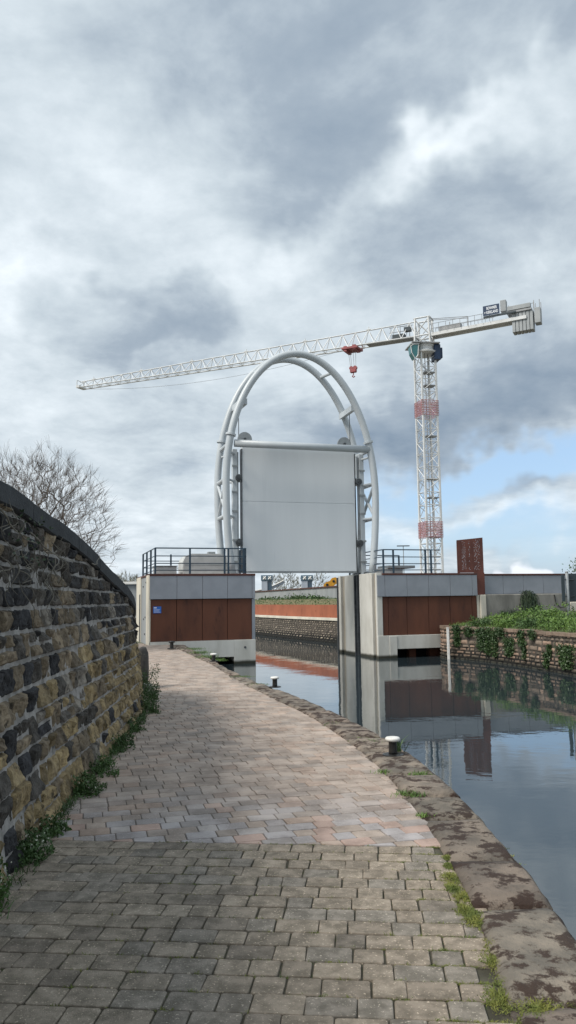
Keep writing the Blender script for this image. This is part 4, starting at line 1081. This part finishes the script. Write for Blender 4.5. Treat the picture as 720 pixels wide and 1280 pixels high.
# lamp posts far away
for (x, yt, Y, lb) in ((363.5, 716, 120, 'thin pale lamp column between the two roof pods'), (504, 683, 110, 'distant lamp with a wide flat head above the right railing')):
    p = gy(x, yt, Y); t = thing('street_lamp', (p.x, Y, .3), lb, 'street lamp', 'distant street lamps')
    mb = MB(); mb.tube([(p.x, Y, .3), (p.x, Y, p.z)], .09, 8, r2=.05); mb.build('pole', M['steel_grey'], t)
    w = .1 if x < 400 else .75
    mb = MB(); mb.cbox(p.x-w-.15, p.x+w+.15, Y-.15, Y+.15, p.z, p.z+.14, b=.03); mb.build('lamp_head', M['steel_dark'], t)
# low building and rails left behind the wall
lb_ = thing('low_building', (-19, 85, 0), 'low white-edged building glimpsed between the stone wall and left gate house', 'building')
q0 = gy(140, 730, 80); q1 = gy(176, 730, 80)
mb = MB(); mb.box(q0.x-4, q1.x+.5, 80, 88, 0, gy(150, 737, 80).z+.4); mb.build('wall', M['grey_render'], lb_)
mb = MB(); mb.cbox(q0.x-4.2, q1.x+.7, 79.7, 88.3, gy(150, 730.5, 80).z-.02, gy(150, 727.5, 80).z, b=.03); mb.build('roof', M['white'], lb_)
mb = MB(); mb.box(q0.x-3.9, q1.x+.4, 79.9, 79.99, gy(150, 737, 80).z+.4, gy(150, 730.5, 80).z-.05); mb.build('window', M['glass'], lb_)

# ------------------------------------------------------------------ trees
def bare_tree(base, cen, rad, n, seed, label, mt_b, mt_t, group=None, tr=.14, twig=.35, tw=.006, tips=3):
    rt = random.Random(seed); base = Vector(base); cen = Vector(cen)
    t = thing('bare_tree', base, label, 'tree', group); A = MB(); B = MB()
    nodes = [base.copy()]; par = [-1]; fork = cen.z-rad[2]*.95
    k = 5
    for i in range(1, k+1):
        nodes.append(base+Vector((.06*sin(i), .05*cos(i*2), (fork-base.z)*i/k))); par.append(i-1)
    tg = []
    while len(tg) < n:
        p = Vector((rt.uniform(-1, 1), rt.uniform(-1, 1), rt.uniform(-1, 1)))
        if p.length > 1 or p.length < .12: continue
        p = p*(.72+.42*noise.noise(p*1.7+Vector((seed, 0, 0)))+.28)
        q = cen+Vector((p.x*rad[0], p.y*rad[1], p.z*rad[2]))
        if q.z > fork*.9: tg.append(q)
    tg.sort(key=lambda q: (q-nodes[k]).length*rt.uniform(.8, 1.2))
    for q in tg:
        best = None; bd = 1e9
        for i in range(k-1, len(nodes)):
            v = nodes[i]; dx = v.x-q.x; dy = v.y-q.y; dz = v.z-q.z
            d = dx*dx+dy*dy+dz*dz*.8+(.6*rad[2]**2*.05 if v.z > q.z else 0)
            if d < bd: bd = d; best = i
        a_ = nodes[best]; mid = a_.lerp(q, .5)+Vector((rt.gauss(0, .035), rt.gauss(0, .035), .05))*(q-a_).length
        nodes.append(mid); par.append(best); nodes.append(q); par.append(len(nodes)-2)
    cnt = [0]*len(nodes); kids = [0]*len(nodes)
    for i in range(len(nodes)-1, 0, -1):
        cnt[i] += 1; cnt[par[i]] += cnt[i]; kids[par[i]] += 1
    N_ = cnt[0]
    for i in range(1, len(nodes)):
        r = max(tw, tr*(cnt[i]/N_)**.5); r0 = max(tw, tr*(cnt[par[i]]/N_)**.5)
        (A if i <= k or r > tr*.35 else B).tube([nodes[par[i]], nodes[i]], min(r0, r*1.3), 6 if r > .05 else 3, cap=False, r2=r)
        if kids[i] == 0:
            d = (nodes[i]-nodes[par[i]]).normalized()
            for j in range(tips):
                e = (d*.5+(nodes[i]-cen).normalized()*.6+Vector((rt.gauss(0, .33), rt.gauss(0, .33), rt.gauss(.35, .2)))).normalized()*twig*rt.uniform(.5, 1.3)
                o_ = nodes[i].lerp(nodes[par[i]], rt.random()*.8); B.tube([o_, o_+e*.5+Vector((0, 0, .02)), o_+e], tw*.9, 3, cap=False, r2=tw*.5)
    A.build('trunk', mt_b, t); B.build('crown', mt_t, t)
c0 = gy(45, 655, 26)
bare_tree((c0.x-.2, 26, 0), (c0.x, 26, c0.z), (2.35, 2.2, 2.45), 2600, 15, 'leafless round-crowned tree rising behind the dark stone wall', M['bark'], M['twig'], tr=.15, twig=.40, tw=.0038, tips=6)
for i, (x, Y, H, w_, lb) in enumerate(((160, 135, 6.6, 2.0, 'hazy bare tree just above the end of the stone wall'), (172, 142, 6.0, 1.6, 'hazy bare tree touching the left gate house edge'), (148, 128, 5.9, 1.9, 'hazy bare tree lowest behind the wall coping'), (135, 130, 5.6, 1.9, 'hazy bare tree mostly hidden by the wall coping'),
                                   (358, 190, 9.6, 2.4, 'tallest distant bare tree between the roof pods'), (346, 186, 7.3, 2.2, 'distant bare tree right of the left roof pod'), (398, 200, 8.2, 2.8, 'distant bare tree right of the right roof pod'), (371, 195, 6.6, 2.2, 'distant bare tree left of the right roof pod'))):
    p = gy(x, 740, Y); bare_tree((p.x, Y, 0), (p.x, Y, H*.62), (w_, w_, H*.40), 210, 40+i, lb, M['twig_far'], M['twig_far'], group='distant bare trees', tr=.16, twig=.8, tw=.020, tips=9)
lt = gy(716, 708, 45); t = thing('leafy_tree', (lt.x+.8, 45, .3), 'green leafy tree top peeping over the parapet at the right edge', 'tree'); mb = MB(); rv = random.Random(14)
for k in range(1400):
    mb.leaf((lt.x+.9+rv.gauss(0, .45), 45+rv.gauss(0, .6), lt.z-.3+rv.gauss(0, .35)), .16, rv, .4, .4)
mb.build('crown', M['leaf_b'], t); mb = MB(); mb.tube([(lt.x+.9, 45, .3), (lt.x+.85, 45, 1.8), (lt.x+.9, 45, lt.z)], .12, 8, r2=.05); mb.build('trunk', M['bark'], t)

# ------------------------------------------------------------------ tower crane
CX, CY = 16.62, 90.0
MA = radians(16)
def Cm(a, b_, z, S=1.0):                              # mast frame
    return Vector((CX+a*cos(MA)-b_*sin(MA), CY+a*sin(MA)+b_*cos(MA), z))
tcx = thing('tower_crane', (CX, CY, 0), 'white lattice tower crane with long jib behind the flood gate', 'tower crane')
ZMAST = 30.6; hw = .92
mb = MB()
for a in (-hw, hw):
    for b_ in (-hw, hw): mb.box(a-.1, a+.1, b_-.1, b_+.1, .2, ZMAST, Cm)
mb.build('mast_leg', M['crane_white'], tcx)
mb = MB(); z = .4; k = 0; step = 1.5
while z < ZMAST-.5:
    z2 = min(z+step, ZMAST)
    for (p, q) in (((-hw, -hw), (hw, -hw)), ((hw, -hw), (hw, hw)), ((hw, hw), (-hw, hw)), ((-hw, hw), (-hw, -hw))):
        mb.bar(Cm(*p, z), Cm(*q, z), .045, 4)
        if k % 2: mb.bar(Cm(*p, z), Cm(*q, z2), .045, 4)
        else: mb.bar(Cm(*q, z), Cm(*p, z2), .045, 4)
        if k % 2 == 0: mb.bar(Cm(*p, z), Cm(*q, z2), .032, 4)
    z = z2; k += 1
mb.build('mast_lattice', M['crane_white'], tcx)
mb = MB(); mb.tube([Cm(.2, -.3, .4), Cm(.2, -.3, ZMAST)], .05, 4); mb.tube([Cm(-.15, -.3, .4), Cm(-.15, -.3, ZMAST)], .05, 4)
for zz in (8.6, 13.2, 15.4, 20.5, 26.6, 28.2): mb.box(-.5, .9, -.9, .3, zz, zz+.1, Cm)
mb.build('ladder', M['crane_grey'], tcx)
for (ya, yb) in ((500, 518.5), (652, 671.5)):
    za, zb_ = gy(530, yb, CY-1).z, gy(530, ya, CY-1).z
    mb = MB(); w = 1.06
    C_ = ((-w, -w), (w, -w), (w, w), (-w, w))
    for i in range(4):
        p, q = C_[i], C_[(i+1) % 4]
        for f in [j/14 for j in range(15)]:
            a = (p[0]+(q[0]-p[0])*f, p[1]+(q[1]-p[1])*f); mb.bar(Cm(*a, za), Cm(*a, zb_), .018, 4)
        for zz in [za+(zb_-za)*j/6 for j in range(7)]: mb.bar(Cm(*p, zz), Cm(*q, zz), .022, 4)
    mb.build('red_cage', M['cage_red'], tcx)
# slewing part
jd = Vector((-48.07, 24.2, 0)).normalized(); jn = Vector((-jd.y, jd.x, 0))
zb_root = gy(517, 422.5, 90.3).z; tipY = 114.2
tip = gy(101, 486, tipY); ZB0 = zb_root; ZB1 = tip.z; LJ = (Vector((tip.x, tip.y, 0))-Vector((CX, CY, 0))).length
def J(s, w, z):                                       # along jib (s>0 = jib), sideways w, z above the bottom chord line
    zz = ZB0+(ZB1-ZB0)*(s/LJ) if s > 0 else ZB0
    return Vector((CX, CY, zz+z))+jd*s+jn*w
mb = MB(); mb.lathe((CX, CY, ZMAST), [(1.5, 0), (1.55, .15), (1.2, .35), (1.2, .7), (1.35, .8), (1.35, 1.1)], 20); mb.build('slewing_ring', M['crane_white'], tcx)
zs = ZMAST+1.1
mb = MB()
def HT(s, w, z): return Vector((CX, CY, z))+jd*s+jn*w
htop = gy(530, 399, CY).z
for s in (-.95, .95):
    for w in (-.8, .8): mb.bar(HT(s, w, zs), HT(s*.85, w, htop), .12, 4)
for (s1, w1, s2, w2) in ((-.95, -.8, .95, -.8), (.95, -.8, .95, .8), (.95, .8, -.95, .8), (-.95, .8, -.95, -.8)):
    zz = zs; k = 0
    for zz, z2 in ((zs, ZB0), (ZB0, htop-.05)):
        mb.bar(HT(s1, w1, zz), HT(s2, w2, z2), .07, 4); mb.bar(HT(s2, w2, zz), HT(s1, w1, z2), .05, 4)
        mb.bar(HT(s1, w1, z2), HT(s2, w2, z2), .10, 4)
mb.build('tower_head', M['crane_white'], tcx)
# jib
def depth(s): return lin([(0, 2.05), (14, 1.75), (30, 1.5), (LJ-3, 1.05), (LJ, 1.0)], s)
mb = MB(); mbl = MB(); nseg = 30; s = .9
mb.tube([J(s_, -.65, 0) for s_ in [.9+(LJ-.9)*i/20 for i in range(21)]], .085, 4); mb.tube([J(s_, .65, 0) for s_ in [.9+(LJ-.9)*i/20 for i in range(21)]], .085, 4)
mb.tube([J(s_, 0, depth(s_)) for s_ in [.9+(LJ-.9)*i/20 for i in range(21)]], .085, 4); mb.build('jib_chord', M['crane_white'], tcx)
for i in range(nseg):
    a = .9+(LJ-.9)*i/nseg; c = .9+(LJ-.9)*(i+1)/nseg; m_ = (a+c)/2
    for w in (-.65, .65):
        mbl.bar(J(a, w, 0), J(m_, 0, depth(m_)), .045, 4); mbl.bar(J(c, w, 0), J(m_, 0, depth(m_)), .045, 4)
    mbl.bar(J(a, -.65, 0), J(a, .65, 0), .045, 4); mbl.bar(J(a, -.65, 0), J(c, .65, 0), .03, 4)
    if i % 5 == 3:
        mbl.bar(J(m_, 0, depth(m_)), J(m_, 0, depth(m_)+.45), .05, 4); mbl.bar(J(m_-.3, 0, depth(m_)+.12), J(m_+.3, 0, depth(m_)+.12), .08, 4)
mbl.build('jib_lattice', M['crane_white'], tcx)
mb = MB(); mb.box(-.5, .5, -.8, .8, -.05, .3, lambda a, w, z: J(LJ-.2+a*.6, w, z)); mb.bar(J(LJ, -.7, 0), J(LJ, -.7, 1.1), .06); mb.bar(J(LJ, .7, 0), J(LJ, .7, 1.1), .06); mb.bar(J(LJ, -.7, 1.1), J(LJ, .7, 1.1), .06); mb.build('jib_end', M['crane_white'], tcx)
mb = MB(); mb.box(1.2, 7.2, -.55, .55, -.06, .16, J); mb.build('jib_walkway', M['crane_grey'], tcx)
mb = MB(); mb.box(2.4, 3.9, -.5, .3, .25, .75, J); mb.box(1.6, 2.4, -.3, .3, 1.0, 1.5, J); mb.build('trolley_winch', M['crane_dark'], tcx)
mb = MB()
for s_ in (2.0, 3.2, 4.4): mb.bar(J(s_, -.75, .1), J(s_, -.75, 2.1), .04)
mb.bar(J(1.6, -.75, 2.0), J(4.6, -.75, 2.05), .05); mb.bar(J(1.6, -.75, 1.4), J(4.6, -.75, 1.4), .04); mb.build('jib_railing', M['crane_grey'], tcx)
# trolley and hook
best = min([x*.1 for x in range(50, 300)], key=lambda s_: abs((J(s_, 0, 0).x/J(s_, 0, 0).y)-(452.5-360-4)/F/1.035))
sT = best
mb = MB(); mb.box(sT-1.05, sT+1.05, -1.0, 1.0, -.35, -.12, J); mb.box(sT-.8, sT-.35, -.8, .9, -.5, .1, J); mb.box(sT+.4, sT+.8, -.8, .9, -.62, .05, J); mb.bar(J(sT-1, -1.0, -.3), J(sT-1, -1.0, .6), .06); mb.bar(J(sT+1, -1.0, -.3), J(sT+1, -1.0, .6), .06); mb.bar(J(sT, -1.0, -.3), J(sT, -1.0, .6), .06)
mb.bar(J(sT-1.3, -1.1, .55), J(sT+1.3, -1.1, .6), .07); mb.bar(J(sT-1.3, -1.1, .1), J(sT+1.3, -1.1, .1), .06); mb.build('trolley', M['crane_red'], tcx)
hk = J(sT-.1, 0, 0); zh1 = gy(455, 458.5, hk.y).z; zh0 = gy(455, 471.5, hk.y).z
mb = MB()
for d_ in (-.5, -.15, .25, .5): mb.bar(J(sT+d_, .1, -.3), Vector((hk.x, hk.y, zh1))+jd*d_*.7, .022, 4)
mb.build('hoist_rope', M['crane_grey'], tcx)
def HK(a, w, z): return Vector((hk.x, hk.y, z))+jd*a+jn*w
mb = MB(); mb.disc(HK(-.25, 0, zh1-.15), jn, .26, .3, 14); mb.disc(HK(.25, 0, zh1-.15), jn, .26, .3, 14); mb.cbox(-.42, .42, -.2, .2, zh1-.75, zh1-.3, HK, b=.08); mb.tube([HK(0, 0, zh1-.7), HK(0, 0, zh0+.35), HK(.16, 0, zh0+.12), HK(0, 0, zh0), HK(-.18, 0, zh0+.14)], .07, 6)
mb.build('hook_block', M['crane_red'], tcx)
mb = MB(); n = 24; mb.tube([J(sT+1+(LJ-sT-1.5)*i/n, 0, -.1-1.5*4*(i/n)*(1-i/n)) for i in range(n+1)], .022, 4); mb.build('slack_rope', M['crane_grey'], tcx)
# counter jib
LC = (Vector((gy(676, 390, 84.6).x, 84.6, 0))-Vector((CX, CY, 0))).length
def K_(s, w, z): return Vector((CX, CY, ZB0+z+.018*s))+(-jd)*s+jn*w
mb = MB(); mb.box(.8, LC-1.4, -.75, -.6, -.28, .1, K_); mb.box(.8, LC-1.4, .6, .75, -.28, .1, K_)
mb.box(.9, LC-1.4, -.59, .59, -.02, .05, K_); mb.build('counter_jib_beam', M['crane_white'], tcx)
mb = MB()
for w in (-.9, .9):
    for i in range(9): mb.bar(K_(1.2+i*.85, w, 0.1), K_(1.2+i*.85, w, 1.15), .028)
    for z in (.55, 1.13): mb.bar(K_(1.2, w, z), K_(8.2, w, z), .028)
for (s_, h_) in ((3.0, 1.5), (5.2, 1.7)): mb.bar(K_(s_, -.6, .1), K_(s_, -.6, h_), .05)
mb.bar(K_(.8, 0, 1.95), K_(5.4, 0, 1.3), .04); mb.bar(K_(.8, .3, 2.0), K_(5.4, .3, 1.4), .04)
mb.build('counter_jib_railing', M['crane_grey'], tcx)
mb = MB(); mb.cbox(2.0, 4.6, -.3, .6, .1, .75, K_, b=.05); mb.build('hoist_winch', M['crane_grey'], tcx)
def pjx(P):
    v = P-Vector((0, 0, CZ)); return 360+F*v.dot(_R)/v.dot(_F)
def sk(px, Yg):                                       # distance along counter jib for a photo column
    return min([x*.05 for x in range(10, 360)], key=lambda s_: abs(pjx(K_(s_, 0, 0))-px))
b0, b1 = sk(641, 0), sk(668, 0)
def bz(px, py): return gy(px, py, K_(sk(px, 0), 0, 0).y).z-ZB0-.018*sk(px, 0)
for i in range(6):
    a = b0+(b1-b0)*i/6; c = b0+(b1-b0)*(i+1)/6-.05; mb = MB(); mb.cbox(a, c, -.6, .6, bz(656, 415), bz(656, 391), K_, b=.03); mb.build('ballast_block', M['ballast'], tcx)
zup = bz(660, 381)
s0_, s1_ = sk(635, 0), sk(666, 0)
mb = MB(); mb.cbox(s0_, s1_, -.75, .75, bz(650, 392), bz(650, 389.5), K_, b=.02); mb.build('ballast_frame', M['crane_grey'], tcx)
mb = MB(); mb.cbox(s0_+.1, s1_-.1, .2, .8, bz(650, 389), bz(650, 383.5), K_, b=.03); mb.build('upper_ballast', M['ballast'], tcx)
mb = MB(); mb.cbox(sk(669, 0), sk(676.5, 0), -.55, .55, bz(672, 405), bz(672, 386), K_, b=.03); mb.build('end_box', M['ballast'], tcx)
mb = MB()
for s_ in (sk(669, 0), sk(676, 0)):
    mb.bar(K_(s_, -.55, bz(672, 386)), K_(s_, -.55, bz(672, 376.5)), .04); mb.bar(K_(s_, .55, bz(672, 386)), K_(s_, .55, bz(672, 376.5)), .04)
mb.bar(K_(s0_, -.8, bz(650, 377.5)), K_(s1_, -.8, bz(660, 377)), .03); mb.bar(K_(s0_, -.8, bz(640, 389)), K_(s0_, -.8, bz(640, 378)), .03); mb.bar(K_(s1_, -.8, bz(660, 389)), K_(s1_, -.8, bz(660, 375)), .03)
mb.build('end_railing', M['crane_grey'], tcx)
mb = MB(); mb.cbox(sk(626.5, 0), sk(634, 0), -.5, .3, bz(630, 390), bz(630, 376), K_, b=.03); mb.build('winch_cabinet', M['ballast'], tcx)
n0, n1 = sk(607, 0), sk(627, 0); nz0, nz1 = bz(615, 397.5), bz(615, 385.5)
nb = MB(); nb.cbox(n0, n1, 1.04, 1.12, nz0, nz1, K_, b=.01); board = nb.build('name_board', M['crane_navy'], tcx)
nb = MB(); nb.cbox(n0, n1+1.8, .8, 1.03, nz0-.22, nz0-.02, K_, b=.01); nb.build('board_shelf', M['crane_dark'], tcx)
# lettering on the board: faces the camera side (-jn)
def text(body, x0, x1, z0, z1, mt, parent):            # lettering stretched into a rectangle of the board
    cu = bpy.data.curves.new('lettering', 'FONT'); cu.body = body; cu.size = 1; cu.extrude = .004; cu.offset = .03
    o = bpy.data.objects.new('lettering', cu); COL.objects.link(o); bpy.context.view_layer.update()
    dg = bpy.context.evaluated_depsgraph_get(); me = bpy.data.meshes.new_from_object(o.evaluated_get(dg)); bpy.data.objects.remove(o)
    xs = [v.co.x for v in me.vertices]; ys = [v.co.y for v in me.vertices]; X0, X1, Y0, Y1 = min(xs), max(xs), min(ys), max(ys)
    for v in me.vertices: v.co = K_(x0+(v.co.x-X0)/(X1-X0)*(x1-x0), 1.13+v.co.z, z0+(v.co.y-Y0)/(Y1-Y0)*(z1-z0))
    me.materials.clear(); me.materials.append(mt); w = bpy.data.objects.new('lettering', me); COL.objects.link(w); w.parent = parent
    return w
wd = n1-n0; hb = nz1-nz0
text('BOWMER', n0+wd*.22, n1-wd*.14, nz0+hb*.56, nz0+hb*.86, M['sign_text'], board)
text('+ KIRKLAND', n0+wd*.08, n1-wd*.08, nz0+hb*.14, nz0+hb*.44, M['sign_text'], board)
# cab and cabinets
cabz0, cabz1 = gy(512, 450, 89).z, gy(512, 432, 89).z
def CB(a, w, z): return Vector((CX-.25, CY, z))+Vector((-1, -.12, 0)).normalized()*a+Vector((.12, -1, 0)).normalized()*w
mb = MB(); H_ = cabz1-cabz0
pr = [(1.0, .45), (1.2, .15), (1.4, .05), (1.75, .7), (1.85, .85*H_), (1.5, .97*H_), (.9, .97*H_)]
vs = [CB(a, .3, cabz0+z) for a, z in pr]+[CB(a, 1.45, cabz0+z) for a, z in pr]; K = len(pr)
mb.add(vs, [tuple(range(K)), tuple(range(2*K-1, K-1, -1))]+[(i, (i+1) % K, (i+1) % K+K, i+K) for i in range(K)]); mb.fix = True; cab = mb.build('cab', M['teal'], tcx)
mb = MB(); mb.tube([CB(a, 1.47, cabz0+z) for a, z in pr+[pr[0]]], .05, 4); mb.cbox(.8, 1.85, .25, 1.5, cabz1+.0, cabz1+.1, CB, b=.02); mb.build('cab_frame', M['crane_white'], cab)
z0c, z1c = gy(543, 449, 89).z, gy(543, 430, 89).z
mb = MB(); mb.cbox(-1.85, -1.1, -.2, 1.2, z0c, z1c, CB, b=.04); mb.cbox(-2.15, -1.9, 0, 1.0, z0c+.25, z1c-.35, CB, b=.03); mb.build('electric_cabinet', M['crane_navy'], tcx)
mb = MB(); mb.box(-1.7, 1.7, -1.6, 1.6, zs-.12, zs, CB); mb.build('platform', M['crane_grey'], tcx)

# ------------------------------------------------------------------ world
w = bpy.data.worlds.new('World'); SC.world = w; w.use_nodes = True; nt = w.node_tree; L = nt.links.new
bg = nt.nodes['Background']
SUN_EL, SUN_AZ = radians(48), radians(-118)           # azimuth measured from +Y towards +X: sun to the left and a little behind
sky = N(nt, 'ShaderNodeTexSky'); sky.sky_type = 'NISHITA'; sky.sun_disc = False; sky.sun_elevation = SUN_EL; sky.sun_rotation = SUN_AZ
sky.air_density = 1.0; sky.dust_density = 1.5; sky.ozone_density = 1.5
tc = N(nt, 'ShaderNodeTexCoord')
def vm(op, a, b_=None, c=None):
    n_ = N(nt, 'ShaderNodeVectorMath', operation=op)
    for i, q in enumerate((a, b_, c)):
        if q is None: continue
        if isinstance(q, (tuple, Vector)): n_.inputs[i].default_value = tuple(q)
        else: L(q, n_.inputs[i])
    return n_
def mt_(op, a, b_=None, c=None, cl=False):
    n_ = N(nt, 'ShaderNodeMath', operation=op); n_.use_clamp = cl
    for i, q in enumerate((a, b_, c)):
        if q is None: continue
        if isinstance(q, (int, float)): n_.inputs[i].default_value = q
        else: L(q, n_.inputs[i])
    return n_.outputs[0]
D = vm('NORMALIZE', tc.outputs['Generated']).outputs[0]
sx = N(nt, 'ShaderNodeSeparateXYZ'); L(D, sx.inputs[0])
# cloud layer coordinate
den = mt_('ADD', mt_('MAXIMUM', sx.outputs[2], 0.0), .22)
cmb = N(nt, 'ShaderNodeCombineXYZ'); L(mt_('DIVIDE', sx.outputs[0], den), cmb.inputs[0]); L(mt_('DIVIDE', sx.outputs[1], den), cmb.inputs[1]); cmb.inputs[2].default_value = 3.7
CP = cmb.outputs[0]
def nz_(scale, det, rg_, vec=CP, dist=0.0):
    n_ = N(nt, 'ShaderNodeTexNoise'); n_.inputs['Scale'].default_value = scale; n_.inputs['Detail'].default_value = det; n_.inputs['Roughness'].default_value = rg_; n_.inputs['Distortion'].default_value = dist; L(vec, n_.inputs['Vector']); return n_
n_big = nz_(1.1, 3, .52, dist=.4).outputs[0]; n_mid = nz_(3.4, 6, .60, dist=.4).outputs[0]; n_fine = nz_(9, 5, .62).outputs[0]
# warp the view direction a little so that cloud banks get ragged edges
wv = nz_(4.5, 4, .6, D).outputs['Color']
wd_ = vm('MULTIPLY_ADD', vm('SUBTRACT', wv, (.5, .5, .5)).outputs[0], (.26, .26, .26), D).outputs[0]
wv2 = nz_(16, 3, .6, D).outputs['Color']
wd_ = vm('MULTIPLY_ADD', vm('SUBTRACT', wv2, (.5, .5, .5)).outputs[0], (.06, .06, .06), wd_).outputs[0]
def blob(px, py, rx, ry, soft=1.0, ang_=0.0, tight=False):      # soft elliptical bank of cloud in a given direction
    d = ray(px, py).normalized(); ex_ = Vector((d.y, -d.x, 0)).normalized(); ez_ = ex_.cross(d)
    e1 = ex_*cos(ang_)+ez_*sin(ang_); e2 = -ex_*sin(ang_)+ez_*cos(ang_)
    a = mt_('MULTIPLY', vm('DOT_PRODUCT', wd_, tuple(e1)).outputs['Value'], F/rx); c = mt_('MULTIPLY', vm('DOT_PRODUCT', wd_, tuple(e2)).outputs['Value'], F/ry)
    a = mt_('SUBTRACT', a, e1.dot(d)*F/rx); c = mt_('SUBTRACT', c, e2.dot(d)*F/ry)
    r2_ = mt_('ADD', mt_('MULTIPLY', a, a), mt_('MULTIPLY', c, c))
    f = mt_('GREATER_THAN', vm('DOT_PRODUCT', D, tuple(d)).outputs['Value'], 0.2)
    if tight:
        mr = N(nt, 'ShaderNodeMapRange'); mr.interpolation_type = 'SMOOTHSTEP'; L(r2_, mr.inputs[0]); mr.inputs[1].default_value = 1.25; mr.inputs[2].default_value = .45
        return mt_('MULTIPLY', mr.outputs[0], f)
    return mt_('MULTIPLY', mt_('POWER', 2.718, mt_('MULTIPLY', r2_, -1.0)), f)
B = [  # px, py, rx, ry, amplitude, angle, tight
    (560, 30, 330, 90, -.24, -.1, 0), (150, 60, 200, 110, -.08, 0, 0), (400, 200, 110, 100, -.20, .3, 0), (120, 280, 170, 40, -.10, -.5, 0),
    (40, 200, 150, 140, .08, 0, 0), (250, 250, 120, 80, .10, -.4, 0), (170, 410, 130, 55, -.15, 0, 1), (215, 470, 110, 45, -.10, .1, 0),
    (560, 192, 80, 28, .32, .35, 0), (500, 215, 60, 22, .16, .3, 0), (680, 140, 90, 30, .12, .4, 0), (430, 90, 110, 30, .14, .2, 0),
    (590, 260, 70, 60, -.13, 0, 0), (520, 330, 80, 60, -.14, 0, 0), (680, 240, 70, 70, -.12, 0, 0), (370, 305, 70, 32, .20, .2, 0), (30, 380, 90, 60, .14, 0, 0), (330, 380, 90, 40, .06, 0, 0),
    (650, 505, 180, 48, -.42, .08, 0), (470, 510, 110, 40, -.20, .1, 0), (700, 430, 110, 40, -.16, 0, 0), (60, 500, 120, 40, .08, 0, 0), (340, 470, 60, 40, .10, 0, 0),
    (100, 640, 200, 70, .16, 0, 0), (560, 590, 60, 20, .12, 0, 0), (520, 650, 120, 20, .20, 0, 0), (670, 612, 75, 20, -.28, 0, 0), (680, 640, 110, 22, .10, 0, 0)]
val = mt_('ADD', .50, 0.0)
for (px, py, rx, ry, am, an, ti) in B:
    val = mt_('MULTIPLY_ADD', blob(px, py, rx, ry, ang_=an, tight=bool(ti)), am, val)
val = mt_('ADD', val, mt_('MULTIPLY', mt_('SUBTRACT', n_big, .5), .40)); val = mt_('ADD', val, mt_('MULTIPLY', mt_('SUBTRACT', n_mid, .5), .52)); val = mt_('ADD', val, mt_('MULTIPLY', mt_('SUBTRACT', n_fine, .5), .32))
cr_ = N(nt, 'ShaderNodeValToRGB'); L(val, cr_.inputs[0]); e_ = cr_.color_ramp.elements
e_[0].position = 0.0; e_[0].color = (.19, .25, .325, 1); e_[1].position = 1.0; e_[1].color = (.95, .97, .99, 1)
for pos, c in ((.28, (.30, .36, .425, 1)), (.5, (.475, .54, .59, 1)), (.72, (.66, .72, .765, 1))):
    x = e_.new(pos); x.color = c
# clear sky gaps low on the right, pale everywhere else near the horizon
gap_ = blob(650, 578, 200, 30, tight=False); gap2 = blob(420, 640, 170, 60); gap3 = blob(660, 665, 230, 30)
gp = mt_('ADD', mt_('MULTIPLY', gap_, 1.15), mt_('ADD', mt_('MULTIPLY', gap2, .35), mt_('MULTIPLY', gap3, .75)))
mr = N(nt, 'ShaderNodeMapRange'); mr.interpolation_type = 'SMOOTHSTEP'; mr.inputs[1].default_value = .12; mr.inputs[2].default_value = .95
L(mt_('ADD', gp, mt_('MULTIPLY', mt_('SUBTRACT', n_mid, .5), -.5)), mr.inputs[0])
skc = vm('MULTIPLY', sky.outputs[0], (.105, .105, .105)).outputs[0]
skp = N(nt, 'ShaderNodeMix'); skp.data_type = 'RGBA'; skp.inputs[0].default_value = .45; L(skc, skp.inputs[6]); skp.inputs[7].default_value = (.42, .62, .88, 1)
mx = N(nt, 'ShaderNodeMix'); mx.data_type = 'RGBA'; L(mr.outputs[0], mx.inputs[0]); L(cr_.outputs[0], mx.inputs[6]); L(skp.outputs[2], mx.inputs[7])
# small puffs low on the right
pf_ = blob(655, 712, 26, 14, tight=True); pf2 = blob(690, 700, 32, 20, tight=True)
pff = mt_('MULTIPLY', mt_('ADD', pf_, pf2, cl=True), .75)
mx2 = N(nt, 'ShaderNodeMix'); mx2.data_type = 'RGBA'; L(pff, mx2.inputs[0]); L(mx.outputs[2], mx2.inputs[6]); mx2.inputs[7].default_value = (.80, .83, .88, 1)
L(mx2.outputs[2], bg.inputs[0]); bg.inputs[1].default_value = 1.0

sd_ = bpy.data.lights.new('sun', 'SUN'); sd_.energy = 2.7; sd_.angle = radians(22); sd_.color = (1, .94, .85)
so = bpy.data.objects.new('sun', sd_); COL.objects.link(so)
sv = Vector((sin(SUN_AZ)*cos(SUN_EL), cos(SUN_AZ)*cos(SUN_EL), sin(SUN_EL)))
so.rotation_euler = (-sv).to_track_quat('-Z', 'Y').to_euler()

SC.view_settings.view_transform = 'Standard'; SC.view_settings.look = 'None'; SC.view_settings.exposure = .42; SC.view_settings.gamma = 1
SC.render.engine = 'CYCLES'
SC.cycles.max_bounces = 5; SC.cycles.diffuse_bounces = 3; SC.cycles.glossy_bounces = 3
